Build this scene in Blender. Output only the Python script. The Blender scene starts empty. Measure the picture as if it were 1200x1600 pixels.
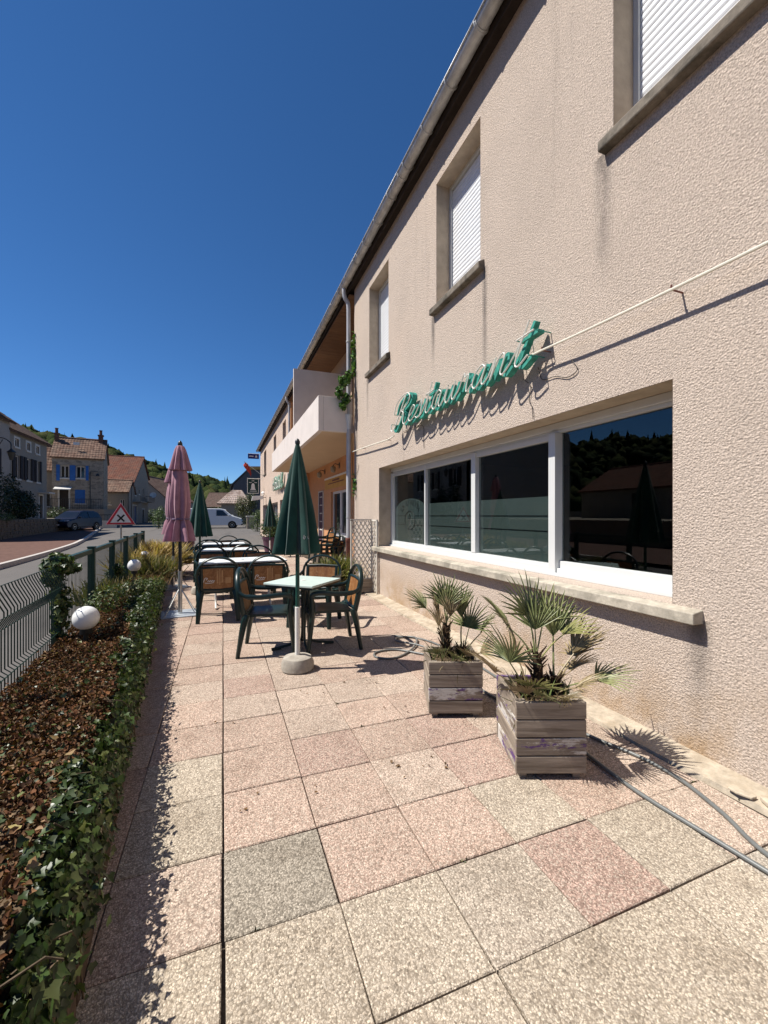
import bpy, bmesh, math, random
import numpy as np
from mathutils import Vector, Matrix, noise
R = math.radians
random.seed(7); RNG = np.random.default_rng(7)
SC = bpy.context.scene
COL = SC.collection

# ------------------------------------------------------------------ camera, sky, sun, exposure
CAM_H, PSI, FPX, HZ = 1.44, R(21.0), 655.0, 805.5
cd = bpy.data.cameras.new('camera'); cam = bpy.data.objects.new('camera', cd); COL.objects.link(cam)
cam.location = (0, 0, CAM_H); cam.rotation_euler = (R(90), 0, -PSI)
cd.sensor_fit = 'HORIZONTAL'; cd.sensor_width = 36; cd.lens = 36 * FPX / 1200
cd.shift_y = (HZ - 800) / 1200; cd.clip_start = 0.02; cd.clip_end = 6000
SC.camera = cam
SUN_EL = R(55.5); SUN_DIR = Vector((-0.965 * math.cos(SUN_EL), 0.262 * math.cos(SUN_EL), math.sin(SUN_EL))).normalized()  # towards the sun
wd = bpy.data.worlds.new('World'); SC.world = wd; wd.use_nodes = True
wn = wd.node_tree; bg = wn.nodes['Background']
sky = wn.nodes.new('ShaderNodeTexSky'); sky.sky_type = 'NISHITA'; sky.sun_disc = False
sky.sun_elevation = SUN_EL; sky.sun_rotation = math.atan2(SUN_DIR.x, SUN_DIR.y)
sky.altitude = 2500; sky.air_density = 1.0; sky.dust_density = 0.0; sky.ozone_density = 8.0
hs = wn.nodes.new('ShaderNodeHueSaturation'); hs.inputs['Saturation'].default_value = 1.13   # the phone's saturated blue
wn.links.new(sky.outputs[0], hs.inputs['Color']); wn.links.new(hs.outputs[0], bg.inputs[0]); bg.inputs[1].default_value = 0.08
sl = bpy.data.lights.new('sun', 'SUN'); sl.energy = 5.0; sl.angle = R(0.53); sl.color = (1.0, 0.955, 0.88)
so = bpy.data.objects.new('sun', sl); COL.objects.link(so); so.location = (-20, 6, 30)
so.rotation_euler = SUN_DIR.to_track_quat('Z', 'Y').to_euler()
vs = SC.view_settings; vs.view_transform = 'Standard'; vs.look = 'None'; vs.exposure = 0.6; vs.gamma = 1.0; vs.use_curve_mapping = False

# ------------------------------------------------------------------ helpers
class MB:
    def __init__(s): s.v = []; s.f = []; s.M = Matrix()
    def add(s, vs_, fs):
        n = len(s.v); M = s.M
        s.v += [tuple(M @ Vector(p)) for p in vs_]; s.f += [tuple(n + i for i in f) for f in fs]; return s
    def box(s, x0, x1, y0, y1, z0, z1):
        return s.add([(x0,y0,z0),(x1,y0,z0),(x1,y1,z0),(x0,y1,z0),(x0,y0,z1),(x1,y0,z1),(x1,y1,z1),(x0,y1,z1)],
                     [(0,3,2,1),(4,5,6,7),(0,1,5,4),(1,2,6,5),(2,3,7,6),(3,0,4,7)])
    def quad(s, *p): return s.add(p, [tuple(range(len(p)))])
    def bar(s, a, b, w, h, up=(0, 0, 1)):
        a = Vector(a); b = Vector(b); t = (b - a).normalized(); u = Vector(up)
        if abs(t.dot(u)) > .98: u = Vector((0, 1, 0))
        x = t.cross(u).normalized(); u = x.cross(t)
        P = []
        for c in (a, b):
            for i, j in ((-1,-1),(1,-1),(1,1),(-1,1)): P.append(c + x * (i*w/2) + u * (j*h/2))
        return s.add(P, [(0,1,2,3),(7,6,5,4),(0,4,5,1),(1,5,6,2),(2,6,7,3),(3,7,4,0)])
    def tube(s, pts, r, n=8, caps=True, flat=1.0, up=None):
        pts = [Vector(p) for p in pts]; m = len(pts)
        rs = r if isinstance(r, (list, tuple)) else [r] * m
        t = [(pts[min(i+1, m-1)] - pts[max(i-1, 0)]).normalized() for i in range(m)]
        a = Vector(up) if up else (Vector((0,0,1)) if abs(t[0].z) < .9 else Vector((1,0,0)))
        x = (a - t[0] * a.dot(t[0])).normalized(); V = []
        for i in range(m):
            x = (x - t[i] * x.dot(t[i])).normalized(); y = t[i].cross(x)
            for k in range(n):
                q = 2 * math.pi * (k + .5) / n
                V.append(pts[i] + x * (rs[i] * math.cos(q)) + y * (rs[i] * flat * math.sin(q)))
        F = [(i*n+k, i*n+(k+1) % n, (i+1)*n+(k+1) % n, (i+1)*n+k) for i in range(m-1) for k in range(n)]
        if caps: F += [tuple(range(n-1, -1, -1)), tuple((m-1)*n+k for k in range(n))]
        return s.add(V, F)
    def lathe(s, prof, n=24, mod=None, caps=True):
        V = []
        for i, (r, z) in enumerate(prof):
            for k in range(n):
                q = 2 * math.pi * k / n; rr = r * (mod(q, i) if mod else 1)
                V.append((rr * math.cos(q), rr * math.sin(q), z))
        m = len(prof)
        F = [(i*n+k, i*n+(k+1) % n, (i+1)*n+(k+1) % n, (i+1)*n+k) for i in range(m-1) for k in range(n)]
        if caps: F += [tuple(range(n-1, -1, -1)), tuple((m-1)*n+k for k in range(n))]
        return s.add(V, F)
    def prism(s, poly, ax, a, b):
        """extrude a 2D polygon along axis ax ('x','y','z') from a to b"""
        def P(u, v, w): return {'x': (w, u, v), 'y': (u, w, v), 'z': (u, v, w)}[ax]
        n = len(poly); V = [P(u, v, a) for u, v in poly] + [P(u, v, b) for u, v in poly]
        return s.add(V, [tuple(range(n-1, -1, -1)), tuple(range(n, 2*n))] + [(i, (i+1) % n, n+(i+1) % n, n+i) for i in range(n)])
    def mesh(s, name, mat, smooth=False):
        me = bpy.data.meshes.new(name); me.from_pydata(s.v, [], s.f); me.update()
        b = bmesh.new(); b.from_mesh(me); bmesh.ops.recalc_face_normals(b, faces=b.faces); b.to_mesh(me); b.free()
        if mat: me.materials.append(mat)
        if smooth:
            me.polygons.foreach_set('use_smooth', [True] * len(me.polygons))
        return me
    def build(s, name, mat, parent=None, smooth=False, bevel=0, world=False, seg=2):
        me = s.mesh(name, mat, smooth)
        o = bpy.data.objects.new(name, me); COL.objects.link(o)
        if parent is not None:
            o.parent = parent
            if world: me.transform(Matrix.Translation(-wloc(parent)))
        if bevel:
            bv = o.modifiers.new('bevel', 'BEVEL'); bv.width = bevel; bv.segments = seg; bv.limit_method = 'ANGLE'; bv.angle_limit = R(40)
        if smooth:
            try: me.set_sharp_from_angle(angle=R(42))
            except Exception: pass
        return o
def wloc(o):
    v = Vector(o.location)
    while o.parent: o = o.parent; v += Vector(o.location)
    return v
def inst(me, name, parent, loc=(0,0,0), rot=(0,0,0), scale=(1,1,1), src=None):
    o = bpy.data.objects.new(name, me); COL.objects.link(o); o.parent = parent
    o.location = loc; o.rotation_euler = rot; o.scale = scale
    if src is not None and src.modifiers:
        for md in src.modifiers:
            n = o.modifiers.new(md.name, md.type)
            if md.type == 'BEVEL': n.width = md.width; n.segments = md.segments; n.limit_method = 'ANGLE'; n.angle_limit = md.angle_limit
    return o
def tag(o, label=None, cat=None, group=None, kind=None):
    if label: o['label'] = label
    if cat: o['category'] = cat
    if group: o['group'] = group
    if kind: o['kind'] = kind
    return o
def thing(name, label, cat, loc=(0,0,0), rz=0, group=None):
    o = bpy.data.objects.new(name, None); COL.objects.link(o); o.location = loc; o.rotation_euler = (0, 0, rz)
    o.empty_display_size = .1
    return tag(o, label, cat, group)
def copy_tree(o, parent=None):
    c = o.copy(); COL.objects.link(c); c.parent = parent
    for ch in list(o.children): copy_tree(ch, c)
    return c
def dup(o, loc, rz, label):
    c = copy_tree(o); c.location = loc; c.rotation_euler = (0, 0, rz); c['label'] = label; return c
def spline(P, k=6):
    P = [Vector(p) for p in P]; Q = [P[0]*2 - P[1]] + P + [P[-1]*2 - P[-2]]; out = []
    for i in range(1, len(Q)-2):
        a, b, c, d = Q[i-1], Q[i], Q[i+1], Q[i+2]
        for j in range(k):
            t = j / k
            out.append(.5 * ((2*b) + (c-a)*t + (2*a-5*b+4*c-d)*t*t + (3*b-a-3*c+d)*t**3))
    out.append(P[-1]); return out
def ground_z(y): return .5 * min(1, max(0, (y - 30) / 30))
def px_at(px, py, d):
    r = (px - 600) / FPX * d; s, c = math.sin(PSI), math.cos(PSI)
    return Vector((r*c + d*s, -r*s + d*c, CAM_H - (py - HZ) * d / FPX))
def wall(mb, f, u0, u1, v0, v1, ops=(), dep=.25, back=True):
    """a wall with rectangular openings; f(u, v, w) gives the point, w goes into the wall"""
    us = sorted({u0, u1} | {a for o in ops for a in o[:2]}); vs_ = sorted({v0, v1} | {a for o in ops for a in o[2:4]})
    for i in range(len(us)-1):
        for j in range(len(vs_)-1):
            a, b, c, d = us[i], us[i+1], vs_[j], vs_[j+1]; m, n = (a+b)/2, (c+d)/2
            if any(o[0] < m < o[1] and o[2] < n < o[3] for o in ops): continue
            for w in ((0, dep) if back else (0,)): mb.quad(f(a,c,w), f(b,c,w), f(b,d,w), f(a,d,w))
    for a, b, c, d in list(ops) + [(u0, u1, v0, v1)]:
        mb.quad(f(a,c,0), f(a,d,0), f(a,d,dep), f(a,c,dep)); mb.quad(f(b,c,0), f(b,d,0), f(b,d,dep), f(b,c,dep))
        mb.quad(f(a,c,0), f(b,c,0), f(b,c,dep), f(a,c,dep)); mb.quad(f(a,d,0), f(b,d,0), f(b,d,dep), f(a,d,dep))
    return mb
def fast_mesh(name, V, F, mat, col=None, smooth=False):
    """V (n,3), F (m,k) arrays, col (n,3) point colours"""
    me = bpy.data.meshes.new(name); n, m, k = len(V), len(F), F.shape[1]
    me.vertices.add(n); me.vertices.foreach_set('co', np.asarray(V, np.float32).ravel())
    me.loops.add(m*k); me.loops.foreach_set('vertex_index', F.astype(np.int32).ravel())
    me.polygons.add(m); me.polygons.foreach_set('loop_start', np.arange(0, m*k, k, dtype=np.int32))
    if smooth: me.polygons.foreach_set('use_smooth', np.ones(m, bool))
    me.update(calc_edges=True)
    if col is not None:
        ca = me.color_attributes.new('Col', 'FLOAT_COLOR', 'POINT')
        ca.data.foreach_set('color', np.hstack([col, np.ones((n, 1))]).astype(np.float32).ravel())
    me.materials.append(mat); return me
LEAF = {
 'ivy': (np.array([(0,.3,-.05),(0,0,.0),(.3,-.1,.06),(.6,.28,.1),(.28,.5,.04),(0,1,-.04),(-.28,.5,.04),(-.6,.28,.1),(-.3,-.1,.06)]),
         np.array([(0,i,i+1) for i in range(1,8)] + [(0,8,1)])),
 'oval': (np.array([(0,0,0),(.3,.45,.09),(0,1,-.04),(-.3,.45,.09)]), np.array([(0,1,2),(0,2,3)])),
 'dry': (np.array([(0,0,0),(.34,.2,.25),(.2,.7,.34),(0,1,.05),(-.26,.6,.3),(-.36,.25,.12),(0,.45,-.08)]), np.array([(6,0,1),(6,1,2),(6,2,3),(6,3,4),(6,4,5),(6,5,0)])),
 'blade': (np.array([(.035,0,0),(-.035,0,0),(-.028,.35,.02),(.028,.35,.02),(.016,.75,-.04),(-.016,.75,-.04),(0,1,-.18)]), np.array([(0,1,2),(0,2,3),(3,2,5),(3,5,4),(4,5,6)])),
}
def leaves(name, shape, P, N, size, cols, mat, tip=None, jit=.5):
    """scatter leaf faces: P positions, N leaf normals, tip = direction leaf points to (else random)"""
    T, F = LEAF[shape]; n = len(P)
    N = N + RNG.normal(0, jit, (n, 3)); N /= np.linalg.norm(N, axis=1)[:, None] + 1e-9
    t = RNG.normal(0, 1, (n, 3)) if tip is None else tip + RNG.normal(0, .45, (n, 3))
    t -= N * (t * N).sum(1)[:, None]; t /= np.linalg.norm(t, axis=1)[:, None] + 1e-9
    x = np.cross(t, N); s = np.asarray(size).reshape(-1, 1, 1) * np.ones((n, 1, 1))
    V = P[:, None] + s * (x[:, None] * T[None, :, 0:1] + t[:, None] * T[None, :, 1:2] + N[:, None] * T[None, :, 2:3])
    k = len(T); FF = (F[None] + (np.arange(n) * k)[:, None, None]).reshape(-1, 3)
    return fast_mesh(name, V.reshape(-1, 3), FF, mat, np.repeat(cols, k, axis=0))
def obj(name, me, parent=None, loc=None):
    o = bpy.data.objects.new(name, me); COL.objects.link(o)
    if parent is not None: o.parent = parent
    if loc is not None: o.location = loc
    return o
def pick(pal, n, var=.25):
    pal = np.array(pal); c = pal[RNG.integers(0, len(pal), n)]
    return np.clip(c * (1 + RNG.normal(0, var, (n, 1))), .004, 1)
def blob_points(n, c, rad, shell=.55):
    d = RNG.normal(0, 1, (n, 3)); d /= np.linalg.norm(d, axis=1)[:, None]
    r = shell + (1 - shell) * RNG.random((n, 1)) ** .6
    return np.array(c) + d * r * np.array(rad), d

# ------------------------------------------------------------------ materials
class NT:
    def __init__(s, name, rough=.7, spec=.3, metal=0):
        s.m = bpy.data.materials.new(name); s.m.use_nodes = True; s.t = s.m.node_tree; s.b = s.t.nodes['Principled BSDF']
        s.b.inputs['Roughness'].default_value = rough; s.b.inputs['Specular IOR Level'].default_value = spec; s.b.inputs['Metallic'].default_value = metal
        s.pos = s.t.nodes.new('ShaderNodeNewGeometry').outputs['Position']
    def n(s, ty, **kw):
        nd = s.t.nodes.new(ty)
        for k, v in kw.items(): setattr(nd, k, v)
        return nd
    def link(s, a, b): s.t.links.new(a, b)
    def setv(s, sock, v):
        if hasattr(v, 'is_output') or isinstance(v, bpy.types.NodeSocket): s.link(v, sock)
        else: sock.default_value = v
    def obj(s, rnd=True):
        tc = s.n('ShaderNodeTexCoord').outputs['Object']
        if not rnd: return tc
        oi = s.n('ShaderNodeObjectInfo'); a = s.n('ShaderNodeVectorMath', operation='MULTIPLY_ADD')
        s.link(oi.outputs['Random'], a.inputs[0]); a.inputs[1].default_value = (37, 19, 53); s.link(tc, a.inputs[2]); return a.outputs[0]
    def map(s, v, scale=(1,1,1), rot=(0,0,0)):
        m = s.n('ShaderNodeMapping'); s.link(v, m.inputs[0]); m.inputs['Scale'].default_value = scale; m.inputs['Rotation'].default_value = rot; return m.outputs[0]
    def noise(s, scale, detail=4, rough=.55, v=None, dist=0):
        t = s.n('ShaderNodeTexNoise'); s.link(v if v is not None else s.pos, t.inputs['Vector'])
        t.inputs['Scale'].default_value = scale; t.inputs['Detail'].default_value = detail; t.inputs['Roughness'].default_value = rough; t.inputs['Distortion'].default_value = dist
        return t.outputs['Fac']
    def voro(s, scale, v=None, feature='F1', out='Distance', rnd=1):
        t = s.n('ShaderNodeTexVoronoi', feature=feature); s.link(v if v is not None else s.pos, t.inputs['Vector'])
        t.inputs['Scale'].default_value = scale; t.inputs['Randomness'].default_value = rnd; return t.outputs[out]
    def ramp(s, fac, stops, interp='LINEAR'):
        r = s.n('ShaderNodeValToRGB'); r.color_ramp.interpolation = interp; s.link(fac, r.inputs[0]); e = r.color_ramp.elements
        while len(e) < len(stops): e.new(.5)
        for i, (p, c) in enumerate(stops):
            e[i].position = p; e[i].color = (c, c, c, 1) if isinstance(c, (int, float)) else (*c, 1)
        return r.outputs[0]
    def mix(s, fac, a, b, mode='MIX'):
        m = s.n('ShaderNodeMix', data_type='RGBA', blend_type=mode); s.setv(m.inputs[0], fac)
        for k, v in ((6, a), (7, b)):
            if isinstance(v, tuple): m.inputs[k].default_value = (*v, 1)
            else: s.setv(m.inputs[k], v)
        return m.outputs[2]
    def math(s, op, a, b=0):
        m = s.n('ShaderNodeMath', operation=op); s.setv(m.inputs[0], a); s.setv(m.inputs[1], b); return m.outputs[0]
    def sep(s, v, i):
        m = s.n('ShaderNodeSeparateXYZ'); s.link(v, m.inputs[0]); return m.outputs[i]
    def bump(s, h, strength=.5, dist=.01):
        b = s.n('ShaderNodeBump'); b.inputs['Strength'].default_value = strength; b.inputs['Distance'].default_value = dist
        s.link(h, b.inputs['Height']); s.link(b.outputs[0], s.b.inputs['Normal']); return s
    def col(s, v):
        if isinstance(v, tuple): s.b.inputs['Base Color'].default_value = (*v, 1)
        else: s.link(v, s.b.inputs['Base Color'])
        return s
def plain(name, c, rough=.6, spec=.3, metal=0, var=.18, scale=9, bump=0, bscale=60, obj=False):
    t = NT(name, rough, spec, metal); v = t.obj() if obj else t.pos
    f = t.noise(scale, 5, .6, v); d = tuple(x * (1-var) for x in c); l = tuple(min(1, x * (1+var)) for x in c)
    t.col(t.ramp(f, [(.3, d), (.7, l)]))
    if bump: t.bump(t.noise(bscale, 4, .6, v), bump, .004)
    return t.m

def m_stucco(name, base, dirt=(.23,.19,.16), warm=None, grain=1.0, stains=()):
    t = NT(name, .92, .1)
    n1 = t.noise(1.1, 6, .6); n2 = t.noise(95, 3, .6); n3 = t.noise(.5, 3, .5)
    c = t.mix(t.ramp(n2, [(.33, 0), (.62, 1)]), tuple(x*.66 for x in base), tuple(min(1, x*1.12) for x in base))
    c = t.mix(t.ramp(n1, [(.46, 0), (.8, .55)]), c, tuple(x*.72 for x in base))
    if warm: c = t.mix(t.ramp(n3, [(.5, 0), (.75, .4)]), c, warm)
    # rain-run streaks: noise stretched along the height
    st = t.noise(1.0, 5, .7, t.map(t.pos, (1, 4.5, .35)))
    c = t.mix(t.ramp(st, [(.60, 0), (.78, .38)]), c, dirt)
    if stains:
        yy_, zz_ = t.sep(t.pos, 1), t.sep(t.pos, 2); nz = t.noise(7, 5, .7, t.map(t.pos, (1, 1, .3)))
        for yk, z0, z1, w in stains:
            g_ = t.math('ABSOLUTE', t.math('SUBTRACT', yy_, yk)); a = t.math('SUBTRACT', 1, t.math('DIVIDE', g_, w)); b = t.math('MULTIPLY', t.math('GREATER_THAN', zz_, z0), t.math('LESS_THAN', zz_, z1))
            fz = t.math('DIVIDE', t.math('SUBTRACT', zz_, z0), z1 - z0); k_ = t.math('MULTIPLY', t.math('MULTIPLY', t.math('MAXIMUM', a, 0), b), t.math('MULTIPLY', fz, t.ramp(nz, [(.3, .2), (.6, 1)])))
            c = t.mix(t.math('MINIMUM', t.math('MULTIPLY', k_, 1.3), .85), c, (.15, .13, .115))
        hz_ = t.math('SUBTRACT', .62, zz_); c = t.mix(t.math('MULTIPLY', t.math('MINIMUM', t.math('MAXIMUM', t.math('MULTIPLY', hz_, 1.5), 0), .8), t.ramp(t.noise(1.7, 5, .65), [(.40, 0), (.58, 1)])), c, (.36, .235, .125))
    t.col(c)
    hv = t.voro(84, t.map(t.pos, (1, 1, 1.1)), 'SMOOTH_F1'); hn = t.noise(170, 3, .7)
    t.bump(t.math('ADD', t.math('MULTIPLY', hv, 1.2), hn), 1.0, .0068 * grain)
    return t.m
STUCCO = m_stucco('stucco_pink_beige', (.555, .458, .38), warm=(.59, .465, .365), stains=((2.33, 3.1, 4.13, .10), (3.84, 2.6, 4.13, .06), (5.03, 3.3, 4.13, .07), (7.78, 3.2, 4.13, .08), (1.66, .1, .82, .09), (8.5, .5, 4.5, .12)))
STUCCO_FAR = m_stucco('stucco_beige', (.60, .47, .38), grain=.7)
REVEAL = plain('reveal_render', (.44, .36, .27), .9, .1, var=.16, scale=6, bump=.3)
ORANGE = plain('orange_render', (.52, .27, .14), .9, .1, var=.08, scale=4, bump=.4, bscale=90)
ORANGE_LT = plain('apricot_render', (.42, .30, .21), .9, .1, var=.06, scale=4, bump=.3, bscale=90)
BALCONY = plain('white_render', (.62, .56, .52), .85, .15, var=.07, scale=2.5, bump=.25, bscale=120)
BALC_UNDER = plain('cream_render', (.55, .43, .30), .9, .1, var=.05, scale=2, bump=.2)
def m_concrete(name, base, lichen=(.12,.12,.10)):
    t = NT(name, .9, .15); n = t.noise(14, 8, .7); s = t.noise(3.2, 6, .65)
    c = t.mix(t.ramp(n, [(.35, 0), (.65, 1)]), tuple(x*.7 for x in base), tuple(x*1.15 for x in base))
    c = t.mix(t.ramp(s, [(.47, 0), (.62, .8)]), c, lichen); t.col(c); t.bump(t.noise(70, 5, .7), .5, .006); return t.m
SILL = m_concrete('weathered_sill', (.46, .41, .33), (.22,.20,.16)); SILL_DARK = m_concrete('mossy_sill', (.21, .18, .145), (.055,.05,.04))
CEMENT = m_concrete('cement_strip', (.46, .39, .30), (.30,.24,.17)); BASE_CONC = m_concrete('cast_concrete', (.42, .38, .32), (.26,.23,.19))
PVC = plain('white_pvc', (.60, .605, .59), .3, .5, var=.03, scale=5)
SHUT = plain('shutter_white', (.74, .75, .76), .38, .4, var=.04, scale=3)
ZINC = plain('zinc', (.46, .455, .44), .5, .5, .3, var=.25, scale=6, bump=.1)
PIPE = plain('painted_pipe', (.40, .40, .42), .5, .4, var=.15, scale=5)
RUST = plain('rusty_cast_iron', (.16, .06, .045), .7, .3, var=.3, scale=20)
FASCIA = plain('dark_fascia', (.035, .025, .02), .8, .2, var=.3)
def m_wood(name, base, dark, along='x', scale=1.0, rough=.75, paint=None):
    t = NT(name, rough, .2); v = t.obj(); st = {'x': (1.4, 26, 26), 'y': (26, 1.4, 26), 'z': (26, 26, 1.4)}[along]
    g = t.noise(scale, 7, .7, t.map(v, st), .6); g2 = t.noise(3 * scale, 4, .6, t.map(v, tuple(x * .3 for x in st)))
    c = t.mix(t.ramp(g, [(.3, 0), (.68, 1)]), dark, base); c = t.mix(t.ramp(g2, [(.45, 0), (.75, .5)]), c, dark)
    if paint is not None:
        q = t.noise(4.2, 6, .75, t.map(v, (.6, 1.6, 2.2))); c = t.mix(t.ramp(q, [(.50, 0), (.56, .75)]), c, (.60, .57, .52))
        p = t.noise(5.5, 6, .75, t.map(v, (.7, 1.6, 2.6), (0, 0, 1))); c = t.mix(t.ramp(p, [(.55, 0), (.58, .9)]), c, paint)
    t.col(c); t.bump(g, .55, .004); return t.m
SOFFIT = m_wood('soffit_pine', (.17, .095, .055), (.09, .048, .028), 'x', .8)
PLANK = m_wood('weathered_plank', (.40, .335, .265), (.125, .095, .07), 'x', 1.0, .85)
PLANK_P = m_wood('weathered_plank_purple', (.36, .30, .24), (.115, .088, .066), 'x', 1.0, .85, (.10, .045, .16))
SLEEPER = m_wood('old_sleeper', (.16, .11, .075), (.05, .035, .025), 'y', 1.0, .9)
LATH = m_wood('painted_lath', (.72, .68, .60), (.50, .45, .38), 'z', 1.0, .8)
def m_glass(name, tint=(.85,.9,.9)):
    t = NT(name); tr = t.n('ShaderNodeBsdfTransparent'); tr.inputs[0].default_value = (*tint, 1)
    gl = t.n('ShaderNodeBsdfGlossy'); gl.inputs['Roughness'].default_value = .004
    lw = t.n('ShaderNodeLayerWeight'); lw.inputs[0].default_value = .5
    f = t.math('ADD', t.math('MULTIPLY', t.math('POWER', lw.outputs['Facing'], 4.0), .85), .05); mx = t.n('ShaderNodeMixShader'); t.link(f, mx.inputs[0]); t.link(tr.outputs[0], mx.inputs[1]); t.link(gl.outputs[0], mx.inputs[2])
    t.link(mx.outputs[0], t.n('ShaderNodeOutputMaterial').inputs[0])
    for nd in list(t.t.nodes):
        if nd.type == 'OUTPUT_MATERIAL' and not nd.inputs[0].links[0].from_node == mx: t.t.nodes.remove(nd)
    return t.m
GLASS = m_glass('window_glass', (.8, .84, .83)); 
FILM = plain('frosted_film', (.085, .105, .10), .5, .3, var=.08, scale=3)
PRINT = plain('dark_print', (.003, .005, .006), .5, .3, var=.05)
ROOM = plain('dark_room', (.018, .017, .016), .9, .1, var=.2)
DARKGLASS = plain('dark_window', (.012, .013, .015), .06, .6, var=.3, scale=.7)

def m_slab():
    t = NT('aggregate_slab', .88, .15); oi = t.n('ShaderNodeObjectInfo'); base = oi.outputs['Color']
    wv = t.n('ShaderNodeVectorMath', operation='MULTIPLY_ADD'); nzc = t.n('ShaderNodeTexNoise'); nzc.inputs['Scale'].default_value = 90; t.link(t.pos, nzc.inputs['Vector']); t.link(nzc.outputs['Color'], wv.inputs[0]); wv.inputs[1].default_value = (.012, .012, .012); t.link(t.pos, wv.inputs[2]); wv = wv.outputs[0]
    cellc = t.voro(142, wv, 'F1', 'Color'); g = t.sep(cellc, 0); dst = t.voro(142, wv)
    peb = t.ramp(g, [(.0, .32), (.35, .74), (.7, 1.08), (1, 1.5)])
    c = t.mix(1.0, base, peb, 'MULTIPLY')
    wht = t.ramp(t.sep(cellc, 1), [(.60, 0), (.75, .6)]); c = t.mix(wht, c, (.58, .51, .415)); c = t.mix(t.ramp(t.noise(320, 2, .6), [(.42, .55), (.56, 0)]), c, t.mix(1.0, base, (.45, .42, .40), 'MULTIPLY'))
    c = t.mix(t.ramp(dst, [(.38, 0), (.72, .75)]), c, t.mix(1.0, base, (.42, .40, .38), 'MULTIPLY'))
    c = t.mix(t.ramp(t.noise(3.1, 7, .7), [(.50, 0), (.68, .42)]), c, t.mix(1.0, c, (.50, .46, .42), 'MULTIPLY'))
    t.col(c); t.bump(t.math('SUBTRACT', 1, dst), .65, .005); return t.m
SLAB = m_slab()
def m_asphalt():
    t = NT('asphalt', .9, .2); c = t.ramp(t.noise(160, 3, .7), [(.3, (.078,.071,.066)), (.7, (.15,.138,.128))])
    c = t.mix(t.ramp(t.noise(.35, 6, .6), [(.4, 0), (.7, .5)]), c, (.145, .132, .122))
    pt = t.noise(.9, 3, .5, t.map(t.pos, (1.2, .25, 1))); c = t.mix(t.ramp(pt, [(.57, 0), (.62, .35)]), c, (.06, .055, .052))
    t.col(c); t.bump(t.noise(200, 3, .7), .4, .004); return t.m
ASPHALT = m_asphalt()
GROUND = plain('meadow_ground', (.075, .085, .035), .95, .1, var=.4, scale=.4)
GRAVEL = plain('yard_gravel', (.24, .21, .17), .95, .1, var=.25, scale=25, bump=.4)
SAND = plain('joint_sand', (.09, .072, .055), .95, .1, var=.3, scale=40)
REDPAVE = plain('red_pavers', (.125, .072, .057), .9, .1, var=.22, scale=5, bump=.4, bscale=30)
KERB = plain('kerb_concrete', (.46, .42, .38), .85, .2, var=.15, scale=8, bump=.3)
SOIL = plain('dry_soil', (.11, .078, .05), .97, .05, var=.45, scale=28, bump=.8, bscale=60)
GREENPL = plain('green_resin', (.006, .019, .0165), .36, .45, var=.14, scale=14)
def m_panel():
    t = NT('printed_panel', .45, .4); v = t.obj(False); x = t.sep(v, 0)
    w = t.noise(14, 4, .6, t.map(v, (1, 1, .25))); c = t.ramp(w, [(.3, (.17,.062,.018)), (.55, (.27,.115,.035)), (.75, (.36,.175,.065))])
    c = t.mix(t.ramp(t.noise(40, 3, .6, v), [(.5, 0), (.65, .45)]), c, (.42, .24, .11)); t.col(c); return t.m
PANEL = m_panel()
TOPGREEN = plain('pale_green_top', (.50, .60, .55), .35, .45, var=.05, scale=8, obj=True)
TOPWHITE = plain('white_table_top', (.72, .74, .72), .35, .45, var=.04, scale=8, obj=True)
TABLEG = plain('dark_green_metal', (.012, .025, .022), .4, .5, var=.1); WHITEMET = plain('white_metal', (.70, .68, .62), .4, .4, var=.06)
def m_fabric(name, c):
    t = NT(name, .85, .15); f = t.noise(5, 5, .6, t.obj(False)); t.col(t.ramp(f, [(.3, tuple(x*.72 for x in c)), (.7, tuple(min(1,x*1.2) for x in c))]))
    t.b.inputs['Sheen Weight'].default_value = .25; t.bump(t.noise(350, 2, .5), .15, .002); return t.m
FABGREEN = m_fabric('green_canvas', (.008, .044, .035)); FABPINK = m_fabric('faded_pink_canvas', (.37, .185, .225))
ALU = plain('brushed_aluminium', (.55, .55, .54), .35, .5, .8, var=.1); DARKMET = plain('dark_metal', (.03, .032, .03), .4, .5, .3, var=.2)
PLATE = plain('galvanised_plate', (.40, .43, .46), .5, .5, .4, var=.15, scale=8)
PURPLE = plain('purple_pot', (.075, .03, .055), .5, .4, var=.15, scale=6)
GLOBE = plain('opal_globe', (.78, .77, .74), .3, .5, var=.04, scale=6)
HOSE = plain('grey_hose', (.13, .135, .13), .4, .5, var=.12, scale=12)
FENCE = plain('fence_green', (.006, .034, .023), .45, .45, var=.15)
def m_leaf(name, rough=.42, trans=.22, spec=.35):
    t = NT(name, rough, spec); at = t.n('ShaderNodeAttribute', attribute_name='Col').outputs['Color']; t.col(at)
    tl = t.n('ShaderNodeBsdfTranslucent'); t.link(t.mix(1.0, at, (1.0, 1.15, .45), 'MULTIPLY'), tl.inputs[0])
    mx = t.n('ShaderNodeMixShader'); mx.inputs[0].default_value = trans; t.link(t.b.outputs[0], mx.inputs[1]); t.link(tl.outputs[0], mx.inputs[2])
    o = [n for n in t.t.nodes if n.type == 'OUTPUT_MATERIAL'][0]; t.link(mx.outputs[0], o.inputs[0]); return t.m
LEAFM = m_leaf('leaf'); DRYLEAF = m_leaf('dry_leaf', .8, .12, .1); GRASSM = m_leaf('grass_blade', .6, .25, .2)
BARK = plain('bark', (.10, .075, .05), .95, .1, var=.4, scale=30, bump=.8, bscale=40)
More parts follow.
